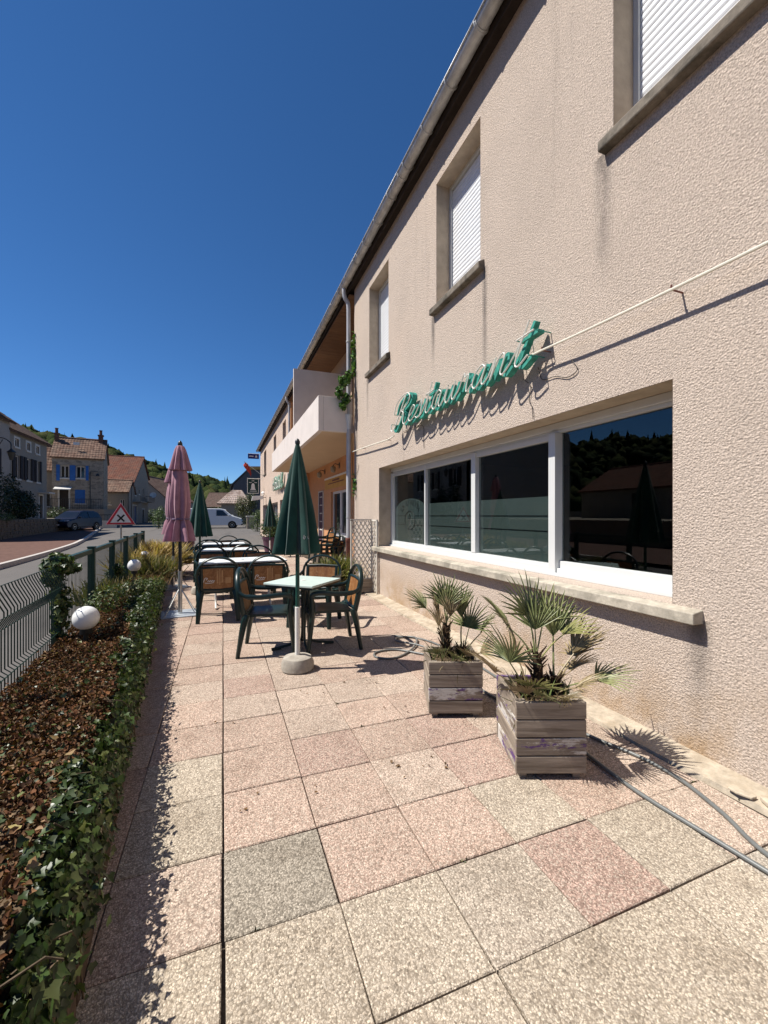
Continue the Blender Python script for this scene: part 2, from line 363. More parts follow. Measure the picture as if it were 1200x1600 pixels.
def m_palm():
    t = NT('palm_leaf', .45, .35); oi = t.n('ShaderNodeObjectInfo').outputs['Color']; v = t.obj()
    c = t.mix(t.ramp(t.noise(16, 4, .6, v), [(.45, 0), (.8, .6)]), oi, (.22, .18, .085)); t.col(c); return t.m
PALM = m_palm(); FIBRE = plain('palm_fibre', (.055, .035, .022), .95, .05, var=.5, scale=60, bump=1, bscale=90)
SIGNGREEN = plain('sign_green', (.04, .25, .195), .6, .3, var=.4, scale=16); NEON = plain('neon_tube_glass', (.80, .78, .70), .2, .6, var=.03)
CABLE = plain('white_cable', (.70, .66, .55), .5, .4, var=.08); WIRE = plain('thin_wire', (.05, .04, .035), .6, .3)
def m_stone(name, base, joint, scale=2.4):
    t = NT(name, .92, .1); v = t.map(t.pos, (1, 1, 1.9)); e = t.voro(scale, v, 'DISTANCE_TO_EDGE'); cc = t.sep(t.voro(scale, v, 'F1', 'Color'), 0)
    c = t.ramp(cc, [(0, tuple(x*.7 for x in base)), (1, tuple(x*1.25 for x in base))]); c = t.mix(t.ramp(t.noise(6, 5, .6), [(.4, 0), (.75, .6)]), c, tuple(x*.6 for x in base))
    c = t.mix(t.ramp(e, [(.02, .8), (.09, 0)]), c, joint); t.col(c); t.bump(e, .5, .03); return t.m
HSTONE = m_stone('rubble_render', (.30, .255, .20), (.35, .30, .24)); HRENDER = m_stucco('old_render', (.29, .265, .225), grain=.5); HRENDER2 = m_stucco('grey_render', (.31, .27, .22), grain=.6)
GARDENSTONE = plain('wall_stone', (.17, .135, .10), .95, .1, var=.5, scale=6, bump=.6, bscale=20, obj=True)
MORTAR = plain('mortar', (.20, .165, .12), .97, .05, var=.25, scale=15)
def m_tile(name, a, b):
    t = NT(name, .9, .1); v = t.map(t.pos, (1, 1, 1)); c = t.ramp(t.sep(t.voro(4.2, v, 'F1', 'Color'), 0), [(0, a), (1, b)])
    c = t.mix(t.ramp(t.noise(1.2, 6, .7), [(.45, 0), (.7, .6)]), c, (.10, .085, .07)); t.col(c); t.bump(t.noise(30, 3, .6), .3, .01); return t.m
TILE = m_tile('old_clay_tile', (.12, .068, .05), (.23, .15, .11)); TILE_RED = m_tile('red_clay_tile', (.11, .045, .032), (.18, .078, .052)); TILE_DK = m_tile('dark_clay_tile', (.085, .055, .045), (.15, .10, .08))
BLUE = plain('blue_paint', (.028, .12, .36), .6, .3, var=.15, scale=5); DKSHUT = plain('dark_shutter', (.022, .016, .016), .7, .2, var=.2)
CREAMW = plain('cream_frame', (.55, .52, .46), .6, .3, var=.08); BRICKCH = plain('chimney_brick', (.14, .075, .055), .9, .1, var=.35, scale=12)
DOORDK = plain('dark_door', (.03, .022, .018), .5, .3, var=.2); CLAD = plain('grey_cladding', (.085, .09, .10), .6, .3, var=.1)
CARBLUE = plain('blue_car_paint', (.005, .009, .028), .3, .4, 0, var=.05); VANWHITE = plain('white_van_paint', (.62, .64, .66), .25, .5, var=.04)
TYRE = plain('tyre_rubber', (.018, .018, .018), .8, .2, var=.2); LAMPG = plain('headlight_glass', (.62, .64, .66), .08, .7, var=.1)
SGNRED = plain('sign_red', (.42, .02, .03), .4, .4, var=.08); SGNWHITE = plain('sign_white', (.66, .64, .60), .4, .4, var=.06); SGNBLACK = plain('sign_black', (.012, .012, .012), .5, .3)
SGNDGREEN = plain('board_green', (.008, .035, .03), .5, .3); SGNBLUE = plain('board_blue', (.012, .018, .16), .5, .3); FLAGRED = plain('flag_red', (.40, .05, .035), .85, .1, var=.15)
YELLOW = plain('ochre_board', (.50, .28, .08), .7, .2, var=.12, scale=6); PURPBOARD = plain('aubergine_board', (.055, .03, .05), .5, .3, var=.2)
def m_forest():
    t = NT('forest_foliage', .95, .05); at = t.n('ShaderNodeAttribute', attribute_name='Col').outputs['Color']
    c = t.mix(t.ramp(t.noise(.9, 5, .7), [(.35, 0), (.7, 1)]), t.mix(1.0, at, (.45, .5, .45), 'MULTIPLY'), at); t.col(c); t.bump(t.noise(1.3, 4, .7), 1.0, .9); return t.m
FOREST = m_forest()

# ------------------------------------------------------------------ the setting: ground, road, pavement, terrace
XW = 2.64                                   # street face of the hotel
def edge_x(y): return -.24 - .088 * y       # terrace side of the planting bed
def fence_x(y): return -1.10 - .06 * y
def kerb_x(y): return -5.6 if y < 8 else -5.6 - .0042 * (y - 8) ** 2 if y < 25 else -6.81 - .18 * (y - 25)
def sheet(name, xs, ys, zoff, mat, zf=ground_z):
    V = [(x, y, zf(y) + zoff) for y in ys for x in xs]; n = len(xs)
    F = [(j*n+i, j*n+i+1, (j+1)*n+i+1, (j+1)*n+i) for j in range(len(ys)-1) for i in range(n-1)]
    mb = MB(); mb.add(V, F); o = mb.build(name, mat); return tag(o, kind='structure')
sheet('ground', [-3000, -200, 0, 200, 3000], [-3000, -100, 30, 40, 50, 60, 200, 3000], -.10, GROUND)
sheet('road', [-30, -16, -8, 0, 8, 16, 40], [-40, 0, 30, 40, 50, 60, 120], -.06, ASPHALT)
ys = [-30] + list(range(0, 72, 2)); mb = MB()
V = []; 
for y in ys: V += [(kerb_x(y) - .16, y, ground_z(y) + .05), (-30, y, ground_z(y) + .05)]
mb.add(V, [(2*i, 2*i+2, 2*i+3, 2*i+1) for i in range(len(ys)-1)])
pav = tag(mb.build('pavement', REDPAVE), kind='structure')
km = MB().box(-.08, .08, 0, .985, -.14, .115).build('kerb_stone', KERB, pav, bevel=.012)
first = True; y = 10.0
for i in range(44):
    a, b = kerb_x(y), kerb_x(y + 1); lo = (a - .08, y, ground_z(y) - .03 - .0)
    if first: k_ = km; k_.location = lo; first = False
    else: k_ = inst(km.data, 'kerb_stone', pav, lo, src=km)
    k_.rotation_euler = (0, 0, math.atan2(a - b, 1)); y += 1 / math.cos(math.atan2(a-b, 1)) * .985
# raised gardens across the street
mb = MB().prism([(-60, 8), (-12.3, 8), (-12.3, 46), (-60, 46)], 'z', -.1, 1.2); tag(mb.build('garden_terrace', GRAVEL), kind='structure')
mb = MB().prism([(-10.4, 49.3), (-10.7, 47.3), (-17.4, 46.5), (-60, 46.5), (-60, 82), (-16.5, 82), (-16.5, 56.0), (-10.6, 55.0)], 'z', 0, 2.05); tag(mb.build('raised_forecourt', GRAVEL), kind='structure')

# terrace of exposed-aggregate slabs
mb = MB().prism([(edge_x(-6) + .0, -6), (XW - .02, -6), (XW - .02, 8.62), (3.38, 8.7), (3.38, 17.6), (XW - .02, 17.7), (XW - .02, 18.4), (-1.7, 18.4), (edge_x(12.8), 12.8)], 'z', -.2, -.024)
terrace = tag(mb.build('terrace', SAND), kind='structure')
PITCH, Y0 = .403, 1.517
def slab_mesh(k, w=PITCH):
    rr = random.Random(k); h = PITCH / 2 - .0025; hx = w / 2 - .0025; j = lambda: rr.uniform(-.0018, .0018); b = .004
    o = [(-hx + j(), -h + j()), (hx + j(), -h + j()), (hx + j(), h + j()), (-hx + j(), h + j())]
    V = [(x, y, -.03) for x, y in o] + [(x, y, -b) for x, y in o] + [(x - math.copysign(b, x), y - math.copysign(b, y), rr.uniform(-.0006, .0006)) for x, y in o]
    m = MB(); m.add(V, [(0,1,5,4),(1,2,6,5),(2,3,7,6),(3,0,4,7),(4,5,9,8),(5,6,10,9),(6,7,11,10),(7,4,8,11),(8,9,10,11)]); return m.mesh('paving_slab', SLAB)
SLABS = [slab_mesh(k) for k in range(6)]
PINK, PINK2, ROSE, CREAM, BEIGE, GREYS = (.565,.42,.335), (.59,.465,.375), (.52,.37,.30), (.545,.465,.365), (.53,.45,.35), (.38,.335,.27)
FIX = {(0,0): GREYS, (1,0): PINK, (2,0): PINK, (3,0): CREAM, (4,0): PINK, (5,0): PINK2, (-1,0): PINK2, (-1,1): CREAM, (-1,2): CREAM, (0,1): PINK, (0,2): PINK,
       (0,-1): BEIGE, (1,-1): CREAM, (2,-1): (.505,.43,.345), (3,-1): ROSE, (4,-1): CREAM, (5,-1): PINK2, (-1,-1): BEIGE, (3,-2): BEIGE, (4,-2): CREAM, (5,-2): (.52,.46,.385)}
rs = random.Random(3); cnt = 0
for j in range(-6, 28):
    for i in range(-4, 6):
        x, y = (i + .5) * PITCH, Y0 + (j + .5) * PITCH
        if x + PITCH/2 < edge_x(y) - .05 : continue
        o = inst(SLABS[rs.randrange(6)], 'paving_slab', terrace, (x + ((.004 if i >= 0 else -.003) if j < 1 else (.0015 if i >= 0 else 0)) + rs.uniform(-.001,.001), y + rs.uniform(-.001,.001), rs.uniform(-.003, .002)),
                 (rs.uniform(-.0055,.0055), rs.uniform(-.0055,.0055), rs.choice((0, 1, 2, 3)) * math.pi/2 + rs.uniform(-.003,.003)))
        c = FIX.get((i, j)) or ((BEIGE, CREAM, BEIGE)[rs.randrange(3)] if j < 0 else (PINK, PINK2, PINK, ROSE, PINK2)[rs.randrange(5)])
        f = rs.uniform(.92, 1.07); o.color = (*(v * f for v in c), 1); cnt += 1
# beyond the last row the slabs run together: one coarse sheet
o = MB().box(-1.55, XW - .03, Y0 + 28*PITCH + .002, 18.38, -.0235, -.001).build('far_paving', SLAB, terrace); o.color = (*PINK2, 1)
# cement strip along the foot of the wall, with broken edge
mb = MB(); pts = []
for k in range(61):
    y = -5 + k * .223; pts.append((2.425 + .018 * noise.noise((y * 3.1, 0, 0)) + (.035 if y < 1.5 else 0), y))
V = []
for x, y in pts: V += [(x, y, -.02), (x + .008, y, .012 + .008 * noise.noise((y*2, 5, 0))), (XW + .02, y, .026 + .012 * noise.noise((y*1.3, 9, 0)))]
mb.add(V, [f for k in range(60) for f in ((3*k, 3*k+1, 3*k+4, 3*k+3), (3*k+1, 3*k+2, 3*k+5, 3*k+4))])
tag(mb.build('cement_strip', CEMENT), kind='structure')

# ------------------------------------------------------------------ the hotel
hotel = thing('hotel_building', 'long two-storey pink-beige roughcast hotel with balcony and zinc gutter', 'building', (XW, 8.66, 0))
def H(mb, name, mat, parent=None, **k): return mb.build(name, mat, hotel if parent is None else parent, world=True, **k)
front = lambda u, v, w: (XW + w, u, v)
def ymul(px, X):
    t = (px - 600) / FPX; s, c = math.sin(PSI), math.cos(PSI); return X * (c - t*s) / (s + t*c)
BW = (1.81, 7.13, .885, 2.30); WIN = [(1.19, 2.24), (3.92, 4.94), (6.66, 7.67), (-1.6, -.55)]; WZ = (4.23, 5.83)
ops = [BW] + [(a, b, *WZ) for a, b in WIN]
H(wall(MB(), front, -6, 8.66, -.15, 6.45, ops, .26, back=False), 'wall', STUCCO)
mb = MB(); mb.box(XW + .003, 3.39, 8.40, 8.657, -.15, 6.44)
H(mb, 'wall', STUCCO)
# reveals of the openings get their smoother render lining
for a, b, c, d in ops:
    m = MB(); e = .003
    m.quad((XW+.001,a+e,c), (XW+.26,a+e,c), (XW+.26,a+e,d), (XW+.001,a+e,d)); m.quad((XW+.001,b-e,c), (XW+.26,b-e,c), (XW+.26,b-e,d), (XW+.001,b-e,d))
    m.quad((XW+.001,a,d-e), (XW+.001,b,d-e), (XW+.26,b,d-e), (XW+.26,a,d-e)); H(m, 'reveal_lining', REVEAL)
# upper windows: frame > roller shutter slats ; sill
slat = MB().prism([(0,-.026),(.006,-.022),(.010,-.010),(.010,.008),(.006,.021),(0,.026)], 'y', -.5, .5).mesh('shutter_slat', SHUT)
for a, b in WIN:
    m = MB(); X0, X1 = XW + .195, XW + .245; c, d = WZ
    m.box(X0, X1, a + .004, a + .045, c, d - .004); m.box(X0, X1, b - .045, b - .004, c, d - .004); m.box(X0, X1, a + .046, b - .046, d - .05, d - .004)
    m.box(X1 - .012, X1, a + .046, b - .046, c, d - .051)
    w = H(m, 'window', PVC)
    nsl = int((d - c - .055) / .0545); L = wloc(w)
    for k in range(nsl):
        inst(slat, 'shutter_slat', w, Vector((XW + .226, (a+b)/2, c + .03 + k * .0545)) - L, (0, 0, math.pi), (1, b - a - .095, 1))
    s = MB(); s.prism([(XW - .075, c - .125), (XW + .2, c - .125), (XW + .2, c - .008), (XW + .0, c - .008), (XW - .075, c - .045)], 'y', a - .075, b + .075)
    H(s, 'window_sill', SILL_DARK, bevel=.012)
# the big dining-room window
s = MB().prism([(XW - .09, .80), (XW + .24, .80), (XW + .24, .884), (XW, .882), (XW - .09, .868)], 'y', 1.63, 7.30); H(s, 'window_sill', SILL, bevel=.006)
GX = XW + .285; m = MB(); X0, X1 = GX - .045, GX + .03
yy = [ymul(p, GX - .03) for p in (1056, 868, 742, 665, 617)]; yy[0] = BW[0] + .004; yy[4] = BW[1] - .004
zb, zt = .885, 2.296
m.box(X0 + .02, X1, yy[0], yy[4], 2.205, zt); m.box(X0 - .012, X0 + .018, yy[0], yy[4], 2.235, zt - .002)                       # head and roller box
m.box(X0 + .02, X1, yy[0], yy[1] - .04, zb, 1.02); m.box(X0 - .01, X0 + .018, yy[0], yy[1] - .04, zb, .955); m.box(X0 - .05, X0 - .012, yy[0], yy[4], zb, .915)
m.box(X0 - .008, X1, yy[1] + .045, yy[4] - .06, zb, .985); m.box(X0 - .022, X0 - .01, yy[1] + .045, yy[4] - .06, zb + .03, .965)
m.box(X0 - .03, X1, yy[1] - .04, yy[1] + .045, zb, 2.204); m.box(X0 - .012, X1, yy[2] - .045, yy[2] + .045, .986, 2.204); m.box(X0, X1, yy[3] - .018, yy[3] + .018, .986, 2.204)
m.box(X0 - .012, X1, yy[4] - .06, yy[4], zb, 2.204)
m.box(X0 + .01, X1, yy[1] + .046, yy[4] - .061, 2.15, 2.2045)
bw = H(m, 'window', PVC, bevel=.004)
panes = [(yy[0], yy[1] - .041, 1.021, 2.204, .012), (yy[1] + .046, yy[2] - .046, .986, 2.149, 0), (yy[2] + .046, yy[3] - .019, .986, 2.149, 0), (yy[3] + .019, yy[4] - .061, .986, 2.149, 0)]
for a, b, c, d, dx in panes:
    H(MB().box(GX + dx, GX + dx + .006, a, b, c, d), 'pane', GLASS, bw)
for a, b, c, d, dx in panes[1:3]:
    f = H(MB().box(GX + .009, GX + .011, a + .01, b - .01, c + .004, 1.625), 'frosted_film', FILM, bw)
    for z in (1.435, 1.285): H(MB().box(GX + .0075, GX + .0088, a + .01, b - .01, z - .0065, z + .0065), 'printed_line', PRINT, bw)
a, b, c, d, dx = panes[3]; mid = (a + b) / 2; hw = (b - a) / 2 - .012
poly = [(a + .012, c + .004), (b - .012, c + .004)] + [(mid + hw * math.cos(q), 1.50 + .225 * math.sin(q)) for q in np.linspace(.0, math.pi, 25)]
H(MB().prism(poly, 'x', GX + .009, GX + .011), 'frosted_film', FILM, bw)
for z in (1.435, 1.285):
    for p, q in ((a + .012, mid - .19), (mid + .19, b - .012)): H(MB().box(GX + .0075, GX + .0088, p, q, z - .006, z + .006), 'printed_line', PRINT, bw)
m = MB(); ring = [(GX + .0078, mid + .2 * math.cos(q), 1.36 + .155 * math.sin(q)) for q in np.linspace(0, 2*math.pi, 40)]; m.tube(ring, .008, 5)
m.tube(spline([(GX + .0078, mid + .02, 1.25), (GX + .0078, mid - .035, 1.27), (GX + .0078, mid + .035, 1.36), (GX + .0078, mid - .03, 1.42), (GX + .0078, mid, 1.47), (GX + .0078, mid + .03, 1.43), (GX+.0078, mid + .02, 1.30)]), .007, 5)
H(m, 'printed_emblem', PRINT, bw)
def text_mesh(txt, size, mat, ext=.001):
    cu = bpy.data.curves.new('lettering', 'FONT'); cu.body = txt; cu.size = size; cu.extrude = ext; cu.align_x = 'CENTER'
    o = bpy.data.objects.new('lettering', cu); COL.objects.link(o); bpy.context.view_layer.update()
    me = bpy.data.meshes.new_from_object(o.evaluated_get(bpy.context.evaluated_depsgraph_get())); me.name = 'lettering'
    bpy.data.objects.remove(o); bpy.data.curves.remove(cu); me.materials.clear(); me.materials.append(mat); return me
TXTROT = Matrix(((0, 0, -1), (-1, 0, 0), (0, 1, 0)))       # text x -> -Y, y -> Z, normal -> -X
for k, ch in enumerate('LA CIVETTA'):
    if ch == ' ': continue
    q = R(152 - k * 13.8); me = text_mesh(ch, .125, PRINT); o = obj('printed_lettering', me, bw)
    M = TXTROT.to_4x4() @ Matrix.Rotation(q - math.pi/2, 4, 'Z'); o.matrix_local = Matrix.Translation(Vector((GX + .0075, mid - .335 * math.cos(q), 1.455 + .185 * math.sin(q) - .02)) - wloc(bw)) @ M
# dark dining room behind the glass
m = MB(); m.box(XW + .34, 7.5, .9, 8.2, -.02, .0); m.box(XW + .34, 7.5, .9, 8.2, 2.6, 2.65); m.box(7.5, 7.55, .9, 8.2, 0, 2.6); m.box(XW + .34, 7.5, .85, .9, 0, 2.6); m.box(XW + .34, 7.5, 8.2, 8.25, 0, 2.6)
m.box(XW + .262, XW + .34, .9, BW[0] - .002, 0, 2.6); m.box(XW + .262, XW + .34, BW[1] + .002, 8.2, 0, 2.6); m.box(XW + .262, XW + .34, BW[0], BW[1], 2.302, 2.6); m.box(XW + .262, XW + .34, BW[0], BW[1], 0, .88)
H(m, 'dining_room', ROOM)
# recess: apricot ground-floor wall, upper wall, balcony
DY = (11.75, 13.85); deep = lambda u, v, w: (3.4 + w, u, v)
H(wall(MB(), deep, 8.40, 18.0, -.15, 3.4, [(DY[0], DY[1], 0, 2.24)], .2, back=False), 'wall', ORANGE)
H(MB().box(XW + .004, 3.398, 17.7, 17.96, -.15, 6.44), 'wall', ORANGE)
upper = lambda u, v, w: (3.34 + w, u, v)
H(wall(MB(), upper, 8.65, 17.695, 3.405, 6.4, [(9.3, 11.2, 3.45, 5.5), (13.4, 15.2, 3.45, 5.5)], .2, back=False), 'wall', ORANGE_LT)
for a, b in ((9.3, 11.2), (13.4, 15.2)):
    m = MB(); e = .06
    m.box(3.42, 3.47, a, a+e, 3.45, 5.5); m.box(3.42, 3.47, b-e, b, 3.45, 5.5); m.box(3.42, 3.47, a+e, b-e, 5.5-e, 5.5); m.box(3.42, 3.47, (a+b)/2-.05, (a+b)/2+.05, 3.45, 5.5-e)
    w = H(m, 'window', CREAMW); H(MB().box(3.44, 3.45, a+e, b-e, 3.45, 5.5-e), 'pane', DARKGLASS, w)
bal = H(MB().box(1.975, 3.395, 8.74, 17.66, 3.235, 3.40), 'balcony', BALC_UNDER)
H(MB().box(1.87, 1.972, 8.72, 17.68, 3.228, 3.97), 'parapet', BALCONY, bal, bevel=.006)
H(MB().box(1.974, XW - .01, 8.722, 8.82, 3.23, 3.968), 'parapet', BALCONY, bal, bevel=.006); H(MB().box(1.974, XW - .004, 17.58, 17.678, 3.23, 3.968), 'parapet', BALCONY, bal, bevel=.006)
H(MB().box(1.90, 3.335, 12.2, 12.30, 3.41, 5.68), 'partition_wall', BALCONY, bal)
bd = MB().box(0, .80, -.048, .048, 0, .016).mesh('soffit_board', SOFFIT); L = wloc(hotel)
for k in range(90): inst(bd, 'soffit_board', hotel, Vector((2.535, 8.72 + k * .1, 6.18 + .0015 * (k % 2))) - L)
# door, board above, menu board
m = MB(); X0, X1 = 3.47, 3.53; a, b = DY; md = (a+b)/2; e = .08
m.box(X0, X1, a, a+e, 0, 2.24); m.box(X0, X1, b-e, b, 0, 2.24); m.box(X0, X1, a+e, b-e, 2.16, 2.24); m.box(X0 - .008, X1, md-.1, md+.1, 0, 2.16); m.box(X0, X1, a+e, md-.1, .78, .90); m.box(X0, X1, md+.1, b-e, .78, .90); m.box(X0, X1, a+e, md-.1, 0, .14); m.box(X0, X1, md+.1, b-e, 0, .14)
door = H(m, 'door', PVC)
for p, q in ((a+e, md-.1), (md+.1, b-e)):
    H(MB().box(3.50, 3.507, p, q, .9, 2.16), 'pane', DARKGLASS, door); H(MB().box(3.50, 3.507, p, q, .14, .78), 'pane', DARKGLASS, door)
H(MB().tube([(3.44, md - .02, 1.0), (3.44, md - .02, 1.12)], .012, 6), 'door_handle', ALU, door)
# left wing
LOW = [(18.5, 21.3, .85, 2.2), (22.2, 26.6, .85, 2.15), (27.6, 30.8, .1, 2.15)]; UP = [(19.2, 20.3, 4.25, 5.8), (22.9, 24.1, 4.25, 5.8), (28.4, 30.0, 4.25, 5.8)]
H(wall(MB(), front, 17.96, 33.0, -.15, 6.45, LOW + UP, .22, back=False), 'wall', STUCCO_FAR)
for a, b, c, d in LOW + UP:
    m = MB(); X0, X1 = XW + .15, XW + .2; e = .05
    m.box(X0, X1, a, a+e, c, d); m.box(X0, X1, b-e, b, c, d); m.box(X0, X1, a+e, b-e, d-e, d); m.box(X0, X1, a+e, b-e, c, c+e); m.box(X0, X1, (a+b)/2-.03, (a+b)/2+.03, c+e, d-e)
    w = H(m, 'window', PVC if c < 2 else CREAMW); H(MB().box(X0+.02, X0+.03, a+e, b-e, c+e, d-e), 'pane', DARKGLASS, w)
    if c > .5: H(MB().box(XW - .06, XW + .14, a - .06, b + .06, c - .1, c - .004), 'window_sill', SILL_DARK)
H(MB().box(XW + .002, 13, 32.75, 33.0, -.15, 6.3), 'wall', STUCCO_FAR); H(MB().box(XW + .3, 13, -6.0, -5.75, -.15, 6.3), 'wall', STUCCO_FAR); H(MB().box(12.8, 13, -5.74, 32.74, -.15, 6.3), 'wall', STUCCO_FAR)
# roof, eaves, gutter, brackets, downpipes
sl_ = .566; H(MB().prism([(2.42, 6.44), (2.42, 6.50), (7.8, 6.50 + 5.38*sl_), (13.2, 6.50), (13.2, 6.44), (7.8, 6.44 + 5.38*sl_)], 'y', -6.4, 33.35), 'roof', TILE_DK)
H(MB().prism([(2.515, 6.26), (2.533, 6.26), (2.533, 6.50), (2.515, 6.49)], 'y', -6.35, 33.3), 'fascia_board', FASCIA)
H(MB().prism([(2.536, 6.30), (2.70, 6.30), (2.70, 6.33), (2.536, 6.33)], 'y', -6.35, 33.3), 'eaves_board', FASCIA)
def gut(L_):
    m = MB(); r0, r1 = .078, .072; A = np.linspace(math.pi, 2*math.pi, 13); P = [(r0*math.cos(q), r0*math.sin(q)) for q in A] + [(r1*math.cos(q), r1*math.sin(q)) for q in A[::-1]]
    n = len(P); V = [(x, 0, z) for x, z in P] + [(x, L_, z) for x, z in P]; m.add(V, [(i, (i+1) % n, n+(i+1) % n, n+i) for i in range(n)])
    m.tube([(-r0 - .004, 0, .004), (-r0 - .004, L_, .004)], .011, 8); return m.mesh('gutter_section', ZINC, True)
GM = gut(2.0); bm_ = MB(); bm_.tube([(.084*math.cos(q), 0, .084*math.sin(q)) for q in np.linspace(math.pi*.98, 2*math.pi*1.02, 12)], .009, 6, flat=1.5); BM_ = bm_.mesh('gutter_bracket', ZINC)
jm = MB(); jm.tube([(.081*math.cos(q), 0, .081*math.sin(q)) for q in np.linspace(math.pi*.99, 2*math.pi*1.01, 12)], .005, 4, flat=5); JM = jm.mesh('gutter_joint', ZINC)
for k in range(20): inst(GM, 'gutter_section', hotel, Vector((2.432, -6.4 + 2.0 * k - .002 * k, 6.395)) - L); inst(JM, 'gutter_joint', hotel, Vector((2.432, -6.4 + 1.998 * k, 6.394)) - L)
for k in range(66): inst(BM_, 'gutter_bracket', hotel, Vector((2.432, -6.0 + .6 * k, 6.396)) - L)
dp = MB(); dp.tube(spline([(2.432, 8.74, 6.33), (2.434, 8.74, 6.22), (2.46, 8.74, 6.12), (2.52, 8.74, 6.03), (2.535, 8.74, 5.9)], 5) + [(2.535, 8.74, 3.55)], .045, 14); dp.tube([(2.535, 8.74, 3.48), (2.535, 8.74, .92)], .05, 14)
d1 = H(dp, 'downpipe', PIPE, smooth=True); m = MB(); m.M = Matrix.Translation((2.535, 8.74, 0)); m.lathe([(.05, 3.30), (.054, 3.4), (.078, 3.52), (.082, 3.62), (.05, 3.63)], 16); H(m, 'hopper', PVC, d1, smooth=True)
m = MB(); m.M = Matrix.Translation((2.535, 8.74, 0)); m.lathe([(.056, -.02), (.056, .86), (.064, .87), (.064, .95), (.052, .96)], 16); H(m, 'cast_iron_foot', RUST, d1, smooth=True)
for z in (5.2, 2.6, 1.4):
    m = MB(); m.M = Matrix.Translation((2.535, 8.74, z)); m.lathe([(.056, -.015), (.056, .015)], 14); m.M = Matrix(); m.box(2.58, XW + .02, 8.735, 8.745, z - .012, z + .012) if False else None; H(m, 'pipe_clip', ZINC, d1)
dp = MB(); dp.tube(spline([(2.432, 17.5, 6.33), (2.434, 17.5, 6.22), (2.47, 17.5, 6.12), (2.53, 17.5, 6.03), (2.545, 17.5, 5.9)], 5) + [(2.545, 17.5, 4.0)], .05, 12); H(dp, 'downpipe', PIPE, smooth=True)
H(MB().tube([(2.545, 17.78, 3.2), (2.545, 17.78, 0)], .05, 12), 'downpipe', PIPE, smooth=True)

# ------------------------------------------------------------------ things on the hotel wall
GL = {  # script letters: strokes in units of x-height, and their advance
 'R': ([[(-.25,.45),(-.2,.05),(.1,-.1),(.45,.5),(.75,1.4),(.95,2.0)], [(-.1,1.1),(0,1.75),(.5,2.1),(1.1,2.15),(1.45,1.8),(1.3,1.35),(.75,1.08)], [(.75,1.08),(1.05,.85),(1.15,.25),(1.4,0),(1.8,.3)]], 1.7),
 'e': ([[(0,.3),(.35,.55),(.52,.85),(.32,1.02),(.1,.7),(.1,.22),(.35,0),(.75,.3)]], .75),
 's': ([[(0,.3),(.28,.85),(.36,1.1),(.48,.65),(.5,.18),(.28,0),(.05,.12)], [(.28,0),(.52,.06),(.72,.3)]], .72),
 't': ([[(0,.3),(.28,1.1),(.38,1.8),(.28,.95),(.26,.22),(.45,0),(.75,.3)], [(.02,1.2),(.7,1.26)]], .74),
 'a': ([[(.62,.85),(.4,1.02),(.12,.75),(.08,.25),(.3,0),(.55,.35),(.66,.98),(.6,.3),(.74,0),(1.0,.3)]], .97),
 'u': ([[(0,.3),(.16,.98),(.12,.3),(.3,0),(.55,.4),(.66,.98),(.6,.3),(.75,0),(1.0,.3)]], 1.0),
 'r': ([[(0,.3),(.2,1.08),(.3,.88),(.5,.92),(.52,.4),(.62,.05),(.85,.3)]], .83),
 'n': ([[(0,.3),(.16,.98),(.13,.02),(.27,.7),(.5,1.0),(.63,.75),(.6,.2),(.76,0),(1.0,.3)]], 1.0),
 'H': ([[(.1,0),(.3,1.0),(.45,1.9)], [(.8,0),(.95,1.0),(1.1,1.9)], [(0,.9),(.5,1.0),(1.2,1.05)]], 1.3),
 'o': ([[(.4,1.0),(.1,.75),(.1,.25),(.35,0),(.6,.3),(.6,.8),(.4,1.0),(.9,.75)], [(.2,1.3),(.4,1.6),(.6,1.3)]], .85),
 'l': ([[(0,.3),(.4,1.2),(.45,1.85),(.25,1.6),(.2,.3),(.4,0),(.75,.3)]], .75)}
def ribbon(mb, P, w, f, d0, d1, step=0):
    n = len(P); V = []
    for i, p in enumerate(P):
        t = (P[min(i+1, n-1)] - P[max(i-1, 0)]); q = Vector((-t.y, t.x)).normalized() * (w/2)
        ex = i * step
        for s, d in ((1, d0), (1, d1 + ex), (-1, d1 + ex), (-1, d0)): V.append(f(p.x + s*q.x, p.y + s*q.y, d))
    mb.add(V, [(4*i+k, 4*i+(k+1) % 4, 4*i+4+(k+1) % 4, 4*i+4+k) for i in range(n-1) for k in range(4)] + [(0,1,2,3), (4*n-1, 4*n-2, 4*n-3, 4*n-4)])
def script_sign(name, label, word, y_start, z0, su, sv, shear, chan, mats, tube_r):
    root = thing(name, label, 'sign', (XW - .1, y_start - 1.5, z0)); u = 0
    for ch in word:
        S, adv = GL[ch]; m = MB(); tb = MB(); pins = []
        for si, st in enumerate(S):
            P = [Vector(((u + p.x) * su + p.y * sv * shear, p.y * sv)) for p in spline([(a, b, 0) for a, b in st], 5)]
            ribbon(m, P, chan, lambda a, b, w: (XW - w, y_start - a, z0 + b), .075 - .004*si, .125 + .012*si, .0005)
            tb.tube([(XW - .185, y_start - p.x, z0 + p.y) for p in P], tube_r, 6)
            pins.append((P[0], P[-1]))
        l = m.build('letter', mats[0], root, world=True); tb.build('neon_tube', mats[1], l, smooth=True, world=True)
        for q in [q for pr in pins for q in pr]: MB().tube([(XW + .01, y_start - q.x, z0 + q.y), (XW - .18, y_start - q.x, z0 + q.y)], .005, 5).build('standoff', mats[0], l, world=True)
        u += adv
    return root
script_sign('neon_sign', 'turquoise script sign reading Restaurant above the large window', 'Restaurant', 6.03, 2.77, .325, .195, .5, .031, (SIGNGREEN, NEON), .008)
